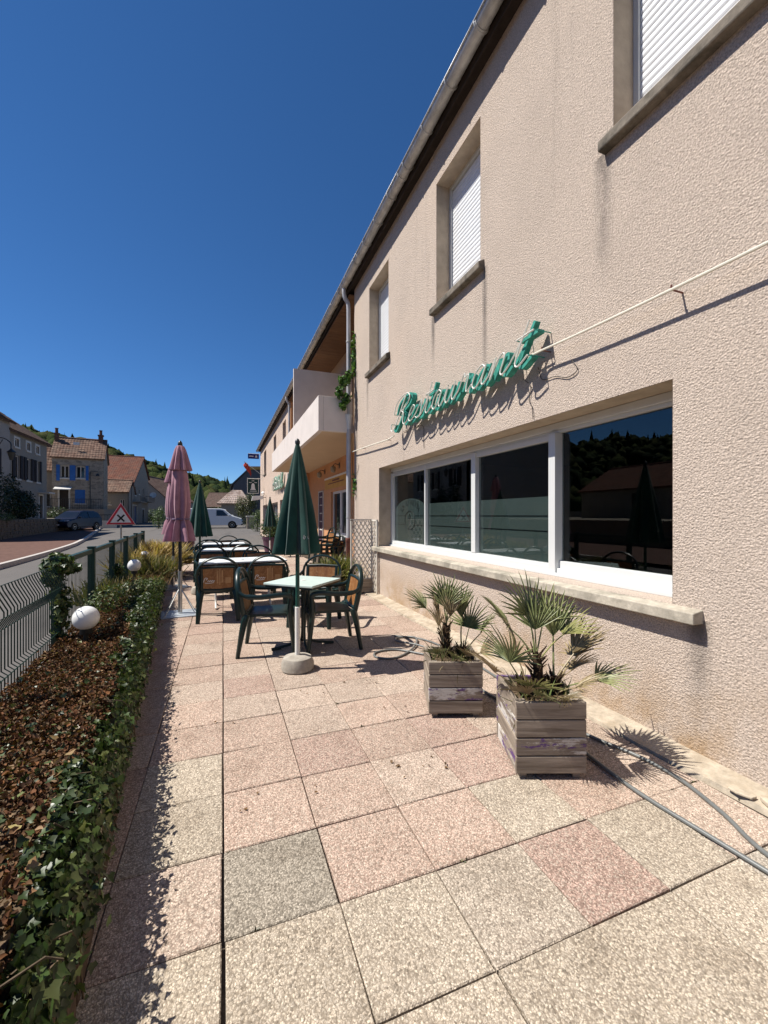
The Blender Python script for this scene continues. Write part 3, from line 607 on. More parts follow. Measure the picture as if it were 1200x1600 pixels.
script_sign('neon_sign', 'small pale green script sign reading Hotel on the far wing', 'Hotel', 23.2, 2.78, .85, .33, .4, .14, (plain('faded_green', (.22,.36,.28), .6, .3), NEON), .014)
# white cable conduit on stand-offs
def cable(pts, label, r=.011):
    t_ = thing('wall_cable', label, 'cable', (XW, pts[0][1], pts[0][2])); m = MB(); m.tube(spline(pts, 6), r, 7); m.build('conduit', CABLE, t_, smooth=True, world=True)
    for x, y, z in pts[1:-1:2]:
        m = MB(); m.tube([(XW + .01, y, z), (x, y, z), (x, y, z + .03)], .006, 5); m.build('clip', RUST, t_, world=True)
cable([(XW - .10, -2, 2.80), (XW - .10, .2, 2.79), (XW - .10, 1.0, 2.80), (XW - .10, 1.75, 2.81), (XW - .10, 2.45, 2.83), (XW - .10, 2.86, 2.85), (XW - .12, 2.95, 2.84)], 'white cable tube running along the wall right of the green script sign', .0095)
cable([(XW - .07, 6.25, 2.72), (XW - .07, 6.55, 2.71), (XW - .07, 7.2, 2.74), (XW - .07, 7.9, 2.77), (XW - .06, 8.6, 2.80)], 'white cable tube between the green script sign and the downpipe')
for k, (P, lab) in enumerate([([(6.0, 2.75), (5.35, 2.72), (5.3, 2.52), (5.28, 2.38)], 'thin loose wire hanging under the first letters of the green script sign'),
                ([(3.2, 2.72), (3.1, 2.62), (3.12, 2.50), (3.08, 2.42), (3.07, 2.32)], 'thin loose wire hanging under the last letters of the green script sign'),
                ([(3.0, 2.76), (2.95, 2.64), (2.80, 2.62), (2.66, 2.57), (2.56, 2.60), (2.62, 2.70)], 'thin looped wire at the right end of the green script sign')]):
    m = MB(); m.tube(spline([(XW - .012, y, z) for y, z in P], 5), .0035, 5); tag(m.build('loose_wire', WIRE), lab, 'wire')
# boards, lamps and flag of the hotel
m = MB(); m.box(3.385, 3.40, 11.7, 14.7, 2.34, 2.72); yb = thing('sign_board', 'ochre sign board over the white entrance door', 'sign', (3.39, 13.2, 2.34)); m.build('board', YELLOW, yb, world=True)
MB().box(3.375, 3.384, 11.68, 14.72, 2.68, 2.74).build('top_trim', WHITEMET, yb, world=True); MB().box(3.377, 3.384, 12.2, 14.2, 2.50, 2.53).build('painted_line', RUST, yb, world=True); MB().box(3.377, 3.384, 12.7, 13.6, 2.57, 2.62).build('painted_line', RUST, yb, world=True)
mbd = thing('menu_board', 'tall dark aubergine board on the apricot wall left of the door', 'board', (3.39, 15.3, .5)); MB().box(3.38, 3.399, 14.95, 15.65, .5, 2.3).build('board', PURPBOARD, mbd, world=True)
m = MB(); m.box(3.36, 3.399, 14.9, 14.948, .46, 2.34); m.box(3.36, 3.399, 15.652, 15.7, .46, 2.34); m.box(3.36, 3.399, 14.95, 15.65, 2.302, 2.34); m.build('frame', CREAMW, mbd, world=True)
for k in range(5): MB().box(3.374, 3.379, 15.1, 15.5, 2.1 - .3*k, 2.14 - .3*k).build('printed_line', CREAMW, mbd, world=True)
for y, lab in ((14.75, 'dark wall lantern above the tall aubergine board'), (12.75, 'dark wall lantern above the ochre sign board')):
    t_ = thing('wall_lantern', lab, 'lantern', (3.4, y, 2.9)); m = MB(); m.tube([(.0, 0, .12), (-.14, 0, .16), (-.2, 0, .1)], .012, 6); m.box(-.012, .0, -.05, .05, .02, .2); m.build('bracket', DARKMET, t_)
    m = MB(); m.M = Matrix.Translation((-.2, 0, -.12)); m.lathe([(.03, .0), (.075, .02), (.09, .16), (.02, .22)], 8); m.build('lamp_glass', plain('lantern_glass', (.30, .26, .19), .3, .4), t_)
def banner(name, label, cat, y, x0, x1, z0, z1, mats, arms):
    t_ = thing(name, label, cat, (XW, y, z0)); MB().box(x0, x1, y - .03, y + .03, z0, z1).build('board', mats, t_, bevel=.004, world=True)
    m = MB()
    for z in arms: m.tube([(x0, y, z), (XW + .02, y, z)], .018, 6)
    m.build('bracket', WHITEMET, t_, world=True); return t_
t_ = banner('hanging_sign', 'square dark green sign with white bell hung on the far hotel corner', 'sign', 30.6, 1.60, 2.30, 3.02, 3.98, SGNDGREEN, (4.02,))
m = MB(); m.M = Matrix.Translation((1.95, 30.6 - .036, 3.22)); m.prism([(-.20,0),(.20,0),(.13,.1),(.11,.36),(.05,.46),(-.05,.46),(-.11,.36),(-.13,.1)], 'y', 0, .004); m.build('painted_bell', SGNWHITE, t_, world=True)
for x0, x1, z in ((1.72, 2.2, 3.12), (1.68, 1.86, 3.72), (2.04, 2.22, 3.72), (1.86, 2.04, 3.84)): MB().box(x0, x1, 30.562, 30.568, z, z + .035).build('painted_line', SGNWHITE, t_, world=True)
m = MB(); m.box(1.565, 1.598, 30.56, 30.64, 2.98, 4.06); m.box(2.302, 2.335, 30.56, 30.64, 2.98, 4.06); m.box(1.6, 2.3, 30.56, 30.64, 3.982, 4.02); m.box(1.6, 2.3, 30.56, 30.64, 2.98, 3.018); m.build('frame', WHITEMET, t_, world=True)
t_ = banner('hanging_sign', 'small dark blue sign projecting under the far end of the gutter', 'sign', 31.5, 1.66, 2.42, 5.52, 5.86, SGNBLUE, (5.88,))
for x0, x1, z in ((1.74, 2.04, 5.66), (2.14, 2.3, 5.62), (2.18, 2.26, 5.70)): MB().box(x0, x1, 31.462, 31.468, z, z + .07).build('painted_line', SGNWHITE, t_, world=True)
t_ = thing('flag', 'small red flag slanting out from the far hotel corner', 'flag', (XW, 30.0, 4.2)); MB().tube([(XW + .02, 30.0, 4.1), (1.32, 30.0, 5.12)], .014, 6).build('pole', WHITEMET, t_, world=True)
V = []; 
for i in range(9):
    for j in range(5):
        a = i/8; V.append((1.32 + .42*a + .06*math.sin(5*a + j), 30.0 + .05*math.sin(7*a + j*.8), 5.12 - .33*a - .70*(j/4)*(.35+.65*a)))
m = MB(); m.add(V, [(5*i+j, 5*i+j+1, 5*i+j+6, 5*i+j+5) for i in range(8) for j in range(4)]); o = m.build('cloth', FLAGRED, t_, smooth=True, world=True); sd = o.modifiers.new('t', 'SOLIDIFY'); sd.thickness = .004
t_ = thing('spotlight_awning', 'white canopy lamp below the dark green hanging sign', 'lamp', (XW, 28.6, 2.5)); MB().prism([(1.72, 2.40), (2.44, 2.52), (2.48, 2.74), (1.80, 2.70)], 'y', 28.4, 28.75).build('shade', SGNWHITE, t_, bevel=.01, world=True); MB().tube([(2.44, 28.6, 2.63), (XW + .02, 28.6, 2.63)], .02, 6).build('bracket', DARKMET, t_, world=True)
m = MB(); m.M = Matrix.Translation((2.46, 28.6, 2.9)); m.lathe([(.02, -.12), (.1, -.06), (.12, .03), (.07, .1), (.01, .13)], 12); m.build('globe', GLOBE, t_, smooth=True, world=True); MB().tube([(2.46, 28.6, 2.78), (2.46, 28.6, 2.68)], .015, 6).build('stem', DARKMET, t_, world=True)

# ------------------------------------------------------------------ terrace furniture
def make_chair(label):
    """green resin armchair, front towards +y"""
    t = thing('armchair', label, 'chair', group='green resin armchairs with brown printed backs')
    V = []; nx, ny = 9, 8                                    # dished seat
    for k, dz in ((0, 0), (1, -.028)):
        for j in range(ny):
            for i in range(nx):
                x = (i/(nx-1) - .5) * (.46 - .05 * (1 - j/(ny-1))); y = -.21 + .46 * j/(ny-1)
                z = .425 - .018 * math.cos(math.pi * (i/(nx-1) - .5)) + .012 * (j/(ny-1)) - .03 * max(0, (j/(ny-1) - .85)/.15) + dz
                V.append((x, y, z))
    n = nx*ny; F = []
    for j in range(ny-1):
        for i in range(nx-1):
            a = j*nx+i; F += [(a, a+1, a+nx+1, a+nx), (n+a, n+a+nx, n+a+nx+1, n+a+1)]
    per = [i for i in range(nx)] + [j*nx+nx-1 for j in range(1, ny)] + [(ny-1)*nx+i for i in range(nx-2, -1, -1)] + [j*nx for j in range(ny-2, 0, -1)]
    F += [(per[i], per[(i+1) % len(per)], n+per[(i+1) % len(per)], n+per[i]) for i in range(len(per))]
    m = MB(); m.add(V, F); m.tube([(-.215, .25, .40), (0, .262, .40), (.215, .25, .40)], .022, 8); m.build('seat', GREENPL, t, smooth=True)
    def back(x, z): return (x, -.225 - .19 * (z - .42), z)   # the back leans
    P = [back(-.235, .40), back(-.262, .55), back(-.268, .66)] + [back(-.268*math.cos(q), .66 + .215*math.sin(q)) for q in np.linspace(.25, math.pi-.25, 11)] + [back(.268, .66), back(.262, .55), back(.235, .40)]
    m = MB(); m.tube(P, .026, 10, flat=.62, up=(0, 1, 0)); m.tube([back(-.225, .735), back(0, .745), back(.225, .735)], .016, 8); m.tube([back(-.2, .44), back(0, .425), back(.2, .44)], .022, 8)
    m.tube([back(-.205, .44), back(-.21, .735)], .02, 8); m.tube([back(.205, .44), back(.21, .735)], .02, 8); m.build('back_frame', GREENPL, t, smooth=True)
    V = []
    for k in (.006, -.008):
        for j in range(2):
            for i in range(7):
                x = -.2 + .4*i/6; p = back(x, (.435, .74)[j]); V.append((x, p[1] + k + .0, p[2]))
    F = []
    for i in range(6): F += [(i, i+1, i+8, i+7), (14+i, 14+i+7, 14+i+8, 14+i+1)]
    m = MB(); m.add(V, F + [(0,7,21,14), (6,20,27,13), (7,8,22,21)]); pn = m.build('back_panel', PANEL, t)
    m = MB(); f = lambda a, b, d: (a, back(0, b)[1] - .0105 - d, b)       # flat print on the rear of the back
    for st in ([(-.02,.0),(.0,.055),(.03,.05),(.012,.028)], [(.03,.005),(.045,.022),(.055,.004),(.07,.022),(.08,.004),(.095,.022),(.105,.006),(.12,.02)], [(.0,-.012),(.06,-.016),(.11,-.008)]):
        ribbon(m, [Vector((p.x * 1.0 - .165, p.y + .545)) for p in spline([(a, b, 0) for a, b in st], 4)], .009, f, 0, .001)
    m.build('printed_lettering', SGNWHITE, pn)
    m = MB()
    for x0, x1, z0, z1 in ((-.02, .0, .52, .70), (.012, .026, .5, .72), (.04, .06, .53, .7), (.09, .16, .52, .6)):
        ribbon(m, [Vector(((x0+x1)/2, z0)), Vector(((x0+x1)/2, z1))], x1-x0, f, 0, .0006)
    m.build('printed_figure', plain('print_ochre', (.42, .24, .11), .5, .3, obj=True), pn)
    for s in (-1, 1):
        A = spline([back(s*.268, .665), (s*.285, -.20, .625), (s*.292, -.05, .615), (s*.288, .14, .632), (s*.272, .232, .62), (s*.262, .246, .575)], 5)
        m = MB(); m.tube(A, [.022]*6 + [.026]*(len(A)-6), 8, flat=.7); m.build('armrest', GREENPL, t, smooth=True)
        m = MB(); m.tube(spline([(s*.262, .246, .585), (s*.252, .236, .44), (s*.262, .262, .2), (s*.272, .285, 0)], 4), [.028, .033, .038, .041, .042, .041, .039, .037, .035, .033, .031, .029, .027], 8, flat=.75); m.build('leg', GREENPL, t, smooth=True)
        m = MB(); m.tube(spline([(s*.222, -.2, .43), (s*.235, -.235, .3), (s*.255, -.285, 0)], 4), [.046, .05, .05, .047, .043, .039, .035, .031, .028], 8, flat=.75); m.build('leg', GREENPL, t, smooth=True)
    return t
chair0 = make_chair('green armchair drawn up on the left side of the small pale green table')
def face(dx, dy): return math.atan2(-dx, dy)                # rotation that turns +y to (dx, dy)
chair0.location = (.47, 4.66, 0); chair0.rotation_euler = (0, 0, face(.96, -.22))
for x, y, dx, dy, lab in [
    (1.12, 4.58, -.99, .06, 'green armchair drawn up on the right side of the small pale green table'),
    (1.16, 5.58, -.5, -.86, 'green armchair behind the small pale green table, facing the street side'),
    (-.06, 6.36, .0, 1, 'green armchair seen from behind, nearest the pink parasol at the first white table'),
    (.62, 6.42, .06, 1, 'green armchair seen from behind at the right half of the first white table'),
    (-.16, 8.0, .1, -1, 'green armchair on the far left side of the first white table'),
    (.60, 7.93, -.05, -1, 'green armchair on the far right side of the first white table'),
    (-.22, 8.86, .0, 1, 'green armchair with its back to the street end, near left at the second white table'),
    (.42, 8.98, .05, 1, 'green armchair near right at the second white table'),
    (-.32, 10.2, .05, -1, 'green armchair far left at the second white table'),
    (.36, 10.12, -.05, -1, 'green armchair far right at the second white table'),
    (.14, 12.1, 0, -1, 'green armchair at the far side of the third white table'),
    (-.24, 10.85, .0, 1, 'green armchair near left at the third white table'), (.40, 10.9, .05, 1, 'green armchair near right at the third white table'),
    (-.78, 11.3, 1, .05, 'green armchair at the left end of the third white table, before the purple pot')]:
    dup(chair0, (x, y, 0), face(dx, dy), lab)
for k, lab in enumerate(('lowest of the three stacked green armchairs beside the entrance door', 'middle one of the three stacked green armchairs beside the entrance door', 'topmost of the three stacked green armchairs beside the entrance door')):
    dup(chair0, (2.75 - .13 * k, 11.15 - .0 * k, .115 * k), face(-1, -.12), lab)
def table_small():
    t = thing('cafe_table', 'small square pale green table with dark pedestal behind the front parasol', 'table', (.82, 4.60, 0), R(47), 'terrace tables')
    MB().box(-.3, .3, -.3, .3, .707, .732).build('table_top', TOPGREEN, t, bevel=.006); MB().box(-.285, .285, -.285, .285, .685, .706).build('apron', TABLEG, t)
    for k in range(4):
        c, s = math.cos(k*math.pi/2 + .78), math.sin(k*math.pi/2 + .78); m = MB()
        m.tube(spline([(c*.06, s*.06, .69), (c*.055, s*.055, .4), (c*.06, s*.06, .14), (c*.11, s*.11, .06), (c*.24, s*.24, .03), (c*.31, s*.31, .02)], 5), .014, 8); m.tube([(c*.24, s*.24, .022), (c*.34, s*.34, .016)], .016, 8); m.build('leg', TABLEG, t, smooth=True)
    m = MB(); m.M = Matrix.Translation((0, 0, .69)); m.lathe([(.09, -.01), (.09, .0)], 12); m.build('top_plate', TABLEG, t)
    m = MB(); m.M = Matrix.Translation((0, 0, .7325)); m.lathe([(.026, 0), (.026, .003)], 14); m.build('parasol_cap', WHITEMET, t); return t
table_small()
def table_white(label, loc, rz, L_, Wd):
    t = thing('cafe_table', label, 'table', loc, rz, 'terrace tables')
    MB().box(-L_/2, L_/2, -Wd/2, Wd/2, .708, .733).build('table_top', TOPWHITE, t, bevel=.006); MB().box(-L_/2 + .03, L_/2 - .03, -Wd/2 + .03, Wd/2 - .03, .68, .707).build('apron', TABLEG, t)
    for sx in (-1, 1):
        for sy in (-1, 1):
            x = sx * (L_/2 - .24); m = MB(); m.tube(spline([(x, sy*.05, .68), (x, sy*.055, .3), (x, sy*.08, .1), (x, sy*.2, .035), (x, sy*(Wd/2 - .08), .02)], 5), .015, 8); m.build('leg', WHITEMET, t, smooth=True)
    m = MB(); m.M = Matrix.Translation((0, 0, .7335)); m.lathe([(.026, 0), (.026, .003)], 14); m.build('parasol_cap', TABLEG, t); return t
table_white('long white table top nearest the pink parasol, with curved white legs', (.30, 7.14, 0), R(2), 1.30, .66)
table_white('second white table behind the first row of armchairs', (.05, 9.52, 0), R(-1), 1.05, .64); table_white('third white table, farthest along the terrace', (.02, 11.5, 0), R(1), 1.0, .6)

def canopy(mb, prof, folds, depth, seed):
    rr = random.Random(seed); ph = [rr.uniform(-.35, .35) for _ in range(folds)]; am = [rr.uniform(.6, 1.3) for _ in range(folds)]
    def mod(q, i):
        z = i / (len(prof) - 1); k = q / (2*math.pi) * folds; a = int(k) % folds; fr = k - int(k)
        s_ = .38 + .24 * ((a * 7) % 5) / 5; w = (fr / s_ if fr < s_ else (1 - fr) / (1 - s_)) ** .8
        return 1 + depth * z * (w - .62) * am[a] * 1.2 + .05 * math.sin(3*q + seed + z*2) * z + .04 * ph[a] * z + .05 * z * noise.noise((math.cos(q)*2.2, math.sin(q)*2.2 + seed, z*5))
    mb.lathe(prof, folds * 16, mod, caps=False)
def parasol_green(label, loc, rz, seed, s=1.0, text=True):
    t = thing('closed_parasol', label, 'parasol', loc, rz, 'closed green parasols'); zt, zb = 2.12*s, 1.10*s
    n = 16; prof = [(.014 + .185 * (k/n) ** .92 + .012*math.sin(k/n*3.1), zt - (zt - zb) * k/n) for k in range(n+1)]; prof.append((.185, zb - .012)); prof.append((.155, zb + .004)); prof.append((.05, zb + .10))
    m = MB(); canopy(m, prof, 8, .55, seed); cn = m.build('canopy', FABGREEN, t, smooth=True)
    m = MB(); m.lathe([(.022, zt - .012), (.024, zt + .012), (.012, zt + .035), (.002, zt + .04)], 10); m.build('finial', DARKMET, t, smooth=True)
    m = MB(); m.lathe([(.019, .58*s), (.019, zb + .12)], 12); m.build('upper_pole', plain('pole_green', (.012, .06, .045), .4, .4), t, smooth=True)
    m = MB(); m.lathe([(.024, .10), (.024, .585*s), (.02, .588*s)], 14); m.build('lower_pole', WHITEMET if s > .95 else ALU, t, smooth=True)
    m = MB(); m.lathe([(.135, .0), (.15, .015), (.15, .07), (.13, .12), (.07, .14), (.028, .142)], 28, lambda q, i: 1 + .012*math.sin(5*q + i)); m.build('concrete_foot', BASE_CONC, t, smooth=True)
    for k in range(8):
        q = k * math.pi/4 + .2; m = MB(); m.tube([(.03*math.cos(q), .03*math.sin(q), zb + .2), (.12*math.cos(q), .12*math.sin(q), zb - .03)], .005, 5); m.build('rib', DARKMET, t)
    if text:
        m = MB(); u = 0
        for ch in 'ter':
            for st in GL[ch][0]: ribbon(m, [Vector(((u + p.x)*.02 + .045, p.y*.022)) for p in spline([(a, b, 0) for a, b in st], 3)], .0045, lambda a, b, w: (a, -.198 - w + .02*b*0, zb + .13 + b), 0, .001)
            u += GL[ch][1]
        m.build('printed_lettering', SGNWHITE, cn)
    return t
parasol_green('closed dark green parasol in the foreground, standing in a round concrete foot', (.65, 3.95, 0), R(-8), 3)
parasol_green('closed green parasol directly behind the pink parasol', (-.40, 8.45, 0), R(100), 5, .97, False)
parasol_green('small distant closed green parasol in front of the big purple pot', (1.52, 15.0, 0), R(40), 9, .97, False)
def parasol_pink(label, loc, rz, seed):
    t = thing('closed_parasol', label, 'parasol', loc, rz, 'closed pink parasols')
    m = MB(); prof = [(0.026, 2.46), (0.053, 2.45), (0.075, 2.40), (0.097, 2.30), (0.128, 2.16), (0.139, 2.10), (0.132, 2.095)]; canopy(m, prof, 8, .5, seed); m.build('vent_flap', FABPINK, t, smooth=True)
    prof = [(0.075, 2.14), (0.101, 2.05), (0.119, 1.9), (0.132, 1.75), (0.139, 1.6), (0.132, 1.48), (0.119, 1.41), (0.116, 1.37), (0.141, 1.32), (0.163, 1.22), (0.180, 1.12), (0.189, 1.07), (0.176, 1.068), (0.123, 1.16)]
    m = MB(); canopy(m, prof, 8, .75, seed + 1); m.build('canopy', FABPINK, t, smooth=True)
    m = MB(); m.lathe([(.126, 1.375), (.131, 1.38), (.131, 1.398), (.126, 1.402)], 28); m.build('tie_strap', m_fabric('strap_canvas', (.16, .10, .16)), t, smooth=True)
    m = MB(); m.lathe([(.02, 2.44), (.034, 2.462), (.03, 2.50), (.012, 2.53), (.002, 2.535)], 12); m.build('finial', DARKMET, t, smooth=True)
    m = MB(); m.lathe([(.023, .62), (.023, 1.25)], 12); m.build('upper_pole', DARKMET, t, smooth=True); m = MB(); m.lathe([(.029, .03), (.029, .63)], 14); m.build('lower_pole', ALU, t, smooth=True)
    MB().box(-.25, .25, -.25, .25, .0, .016).build('base_plate', PLATE, t, bevel=.004)
    for k in range(4):
        q = k*math.pi/2 + math.pi/4; m = MB(); m.tube([(.026*math.cos(q), .026*math.sin(q), .36), (.27*math.cos(q), .27*math.sin(q), .03), (.3*math.cos(q), .3*math.sin(q), .018)], .007, 6); m.build('brace', ALU, t)
    return t
parasol_pink('closed faded pink parasol nearest the camera, on a metal cross base', (-.585, 6.78, 0), R(6), 2)
parasol_pink('closed faded pink parasol half hidden behind the nearer pink one', (-.93, 9.35, 0), R(30), 6)
m = MB(); m.lathe([(.15, 0), (.175, .02), (.175, .08), (.12, .125), (.05, .13), (.035, .09)], 24, lambda q, i: 1 + .02*math.sin(4*q)); o = m.build('parasol_foot', BASE_CONC, smooth=True); o.location = (-1.0, 10.9, 0); tag(o, 'empty round concrete parasol foot behind the pink parasols', 'parasol base')

# ------------------------------------------------------------------ palms in wooden boxes
def fan_mesh(seed, n=22, spread=105, r=.27, pet=.22):
    rr = random.Random(seed); m = MB(); m.tube(spline([(0, 0, 0), (0, pet*.5, .01), (0, pet, 0)], 3), [.006, .0055, .005, .005, .0045, .004, .004], 5)
    for k in range(n):
        q = R(-spread + 2*spread*k/(n-1)) + rr.uniform(-.03, .03); L_ = r * (1 - .28 * abs(math.sin(q/2)) ** 1.5) * rr.uniform(.80, 1.06); w = .0098
        d = Vector((math.sin(q), math.cos(q), 0)); s = Vector((d.y, -d.x, 0)); o = Vector((0, pet, 0)); cup = .10 * r; dr = rr.uniform(.0, .07)
        def P(t, e): return o + d * (L_*t) + s * (e*w*(1 - t) ** .55 * (.35 + 2.2*t if t < .3 else 1)) + Vector((0, 0, (cup*math.sin(t*2.2) + abs(e)*.006*(1-t)) - dr*L_*t*t*1.2))
        V = []
        for t in (0, .3, .6, .85): V += [P(t, -1), P(t, 0) - Vector((0, 0, .003)), P(t, 1)]
        V.append(P(1, 0)); m.add(V, [f for i in range(3) for f in ((3*i, 3*i+1, 3*i+4, 3*i+3), (3*i+1, 3*i+2, 3*i+5, 3*i+4))] + [(9, 10, 12), (10, 11, 12)])
    return m.mesh('frond', PALM)
FANS = [fan_mesh(1, 18, 80), fan_mesh(2, 16, 70), fan_mesh(3, 20, 86, .28), fan_mesh(4, 11, 34, .24), fan_mesh(5, 14, 58, .25, .15)]
def planter(label, loc, rz, w, dp, h, boards, mats, seed):
    t = thing('planter_box', label, 'planter', loc, rz, 'wooden planter boxes'); rr = random.Random(seed); bh = (h - .03) / boards; th = .022
    for k in range(boards):
        z0 = .03 + k*bh
        for s in (-1, 1):
            mt = mats[rr.randrange(len(mats))] if k != 1 else mats[-1]
            mb = MB(); y = s*(dp/2 - th/2); mb.box(-w/2, w/2, -th/2, th/2, -bh/2 + .003, bh/2 - .003); o = mb.build('plank', mt, t, bevel=.004); o.location = (0, y, z0 + bh/2); o.rotation_euler = (0, rr.uniform(-.006, .006), 0)
            mb = MB(); L_ = dp - 2*th - .002; mb.box(-L_/2, L_/2, -th/2, th/2, -bh/2 + .003, bh/2 - .003); o = mb.build('plank', mats[rr.randrange(len(mats))], t, bevel=.004); o.location = (s*(w/2 - th/2 - .003), 0, z0 + bh/2); o.rotation_euler = (0, 0, math.pi/2)
    for sx in (-1, 1):
        for sy in (-1, 1): m = MB(); m.M = Matrix.Translation((sx*(w/2 - .045), sy*(dp/2 - .045), 0)); m.box(-.02, .02, -.02, .02, 0, h - .01); m.build('corner_post', PLANK, t)
    V = []; nn = 9
    for j in range(nn):
        for i in range(nn):
            x, y = (i/(nn-1) - .5)*(w - 2*th - .012), (j/(nn-1) - .5)*(dp - 2*th - .006); V.append((x, y, h - .045 + .02*noise.noise((x*9, y*9, seed)) + .02*(1 - abs(i/(nn-1)-.5)*2)))
    m = MB(); m.add(V, [(j*nn+i, j*nn+i+1, (j+1)*nn+i+1, (j+1)*nn+i) for j in range(nn-1) for i in range(nn-1)]); m.build('soil', SOIL, t, smooth=True); return t
GR, GR2, DRYC, YEL = (.17,.195,.08), (.22,.235,.10), (.32,.25,.14), (.28,.28,.10)
def palm(label, loc, rz, fr, seed, trunks, s=1):
    t = thing('fan_palm', label, 'palm', loc, rz, 'potted fan palms'); rr = random.Random(seed)
    for x, y, h, r in trunks:
        m = MB(); n = 9
        m.tube(spline([(x, y, -.04), (x + .01, y, h*.5), (x, y + .01, h)], 4), [r*1.15, r*1.2, r*1.1, r*1.15, r, r*1.05, r*.9, r*.8, r*.45], 9)
        for k in range(46):                                   # old leaf bases and fibres
            q = rr.uniform(0, 6.28); z = rr.uniform(-.02, h*.95); a = Vector((x + r*.8*math.cos(q), y + r*.8*math.sin(q), z)); b = a + Vector((math.cos(q)*rr.uniform(.02, .05), math.sin(q)*rr.uniform(.02, .05), rr.uniform(.02, .07))); m.tube([a, b], [.007, .003], 4)
        m.build('trunk', FIBRE, t)
    for (x, y, z, az, el, k, sc, c) in fr:
        M = Matrix.Translation((x, y, z)) @ Matrix.Rotation(R(az), 4, 'Z') @ Matrix.Rotation(R(el + (9 if el < 75 else 0)), 4, 'X') @ Matrix.Rotation(rr.uniform(-.5, .5), 4, 'Y')
        o = inst(FANS[k], 'frond', t); o.matrix_local = M @ Matrix.Scale(sc * s, 4); o.color = (*c, 1)
    n = 150; P = np.stack([RNG.uniform(-.15, .15, n), RNG.uniform(-.15, .15, n), RNG.uniform(-.035, .0, n)], 1); N = np.tile((0., 0., .2), (n, 1)) + RNG.normal(0, .5, (n, 3))
    g = leaves('undergrowth', 'blade', P, N, RNG.uniform(.06, .16, n), pick([(.10,.13,.04), (.17,.14,.07), (.24,.19,.10), (.07,.09,.03)], n), GRASSM, tip=np.tile((0., 0., 1.), (n, 1)) + RNG.normal(0, .6, (n, 3)))
    tag(obj('undergrowth', g, t), kind='stuff'); return t
RZP = R(-21); u_, v_ = Vector((math.cos(RZP), math.sin(RZP), 0)), Vector((-math.sin(RZP), math.cos(RZP), 0))
p2 = Vector((1.67, 1.805, 0)) + v_ * .20; p1 = Vector((1.545, 2.60, 0)) + v_ * .19
planter('larger weathered plank box with purple paint traces, nearest the camera', p2, RZP, .385, .40, .425, 4, (PLANK, PLANK, PLANK_P), 4)
planter('smaller weathered plank box between the hose coil and the larger box', p1, RZP, .385, .385, .40, 4, (PLANK, PLANK, PLANK_P), 8)
# fronds: x, y, z (local), azimuth, elevation, mesh, scale, colour
palm('bushy fan palm in the larger plank box', p2 + Vector((0, 0, .40)), RZP, [
    (-.02, .0, .22, 12, 62, 2, 1.02, GR), (-.03, .02, .22, 75, 38, 0, .95, GR), (.0, .02, .22, -40, 48, 1, .95, GR2), (.02, .0, .20, -75, 30, 1, .9, YEL), (0, .03, .22, 0, 82, 4, .9, GR),
    (-.10, -.06, .02, 110, 52, 2, .95, GR), (-.08, -.05, .03, 60, 62, 3, .95, DRYC), (-.10, -.08, .0, 185, 28, 4, .8, YEL),
    (.11, .0, .03, -62, 30, 0, 1.05, DRYC), (.10, .02, .04, -20, 76, 3, 1.25, GR), (.12, -.02, .02, -100, 8, 1, .95, GR2), (.1, -.03, .0, -128, 20, 4, .8, DRYC), (.08, .0, .02, -85, 46, 3, 1.1, DRYC),
    (-.12, .02, .0, 95, 30, 0, .8, DRYC), (-.06, -.1, .0, 140, 22, 4, .7, (.2,.15,.08)), (.12, .06, .0, -60, 14, 1, .8, DRYC), (.0, -.08, .0, 180, 12, 4, .6, DRYC), (.05, -.08, .0, 205, 8, 4, .6, (.16,.12,.06)), (-.05, -.09, .0, 170, 18, 4, .65, GR2)], 11, [(-.01, .0, .23, .028), (.1, .0, .09, .02), (-.09, -.05, .06, .02)])
palm('smaller fan palm in the box beside the hose coil', p1 + Vector((0, 0, .375)), RZP, [
    (-.04, .0, .24, 20, 62, 0, .85, GR), (-.05, .0, .24, 80, 30, 1, .85, GR), (-.04, .0, .25, -30, 60, 1, .8, GR), (-.04, .02, .25, -70, 36, 4, .85, GR2), (-.04, 0, .25, 0, 84, 4, .8, GR2),
    (-.06, -.02, .1, 60, 66, 3, .9, DRYC), (-.02, -.03, .12, -20, 72, 3, .85, DRYC), (-.07, -.03, .1, 140, 58, 3, .75, DRYC),
    (.09, .0, .02, -45, 58, 2, .9, GR), (.10, .0, .02, -80, 40, 3, .9, GR2), (.08, .02, .04, -15, 74, 3, 1.15, GR), (.10, -.02, .0, -105, 12, 4, .8, DRYC), (.06, -.05, .0, 200, 20, 4, .6, DRYC), (-.08, -.05, .0, 150, 26, 4, .6, GR), (.0, -.07, .0, 178, 15, 4, .6, GR)], 15, [(-.05, .0, .25, .03), (.08, .0, .06, .018)])

# ------------------------------------------------------------------ garden hose
def hose(name, pts, label, r=.0105):
    m = MB(); m.tube(spline(pts, 7), r, 9); return tag(m.build(name, HOSE, smooth=True), label, 'hose', 'lengths of grey garden hose')
z = .0125; coil = [(1.95, 3.85, z), (1.72, 4.12, z), (1.5, 4.12, z), (1.44, 3.98, z), (1.58, 3.88, z), (1.78, 3.98, z), (1.98, 4.18, z + .01), (2.08, 4.42, z + .012), (1.92, 4.52, z), (1.82, 4.34, z + .02), (1.98, 4.1, z + .024), (2.12, 3.75, z), (2.05, 3.3, z), (1.98, 2.95, z), (2.02, 2.5, z), (2.08, 2.2, z), (2.03, 1.88, z), (2.0, 1.55, z), (2.02, 1.25, z), (2.05, .9, z), (2.12, .4, z), (2.2, -.6, z)]
hose('garden_hose', coil, 'grey garden hose looping beside the smaller palm box and running past the larger one')
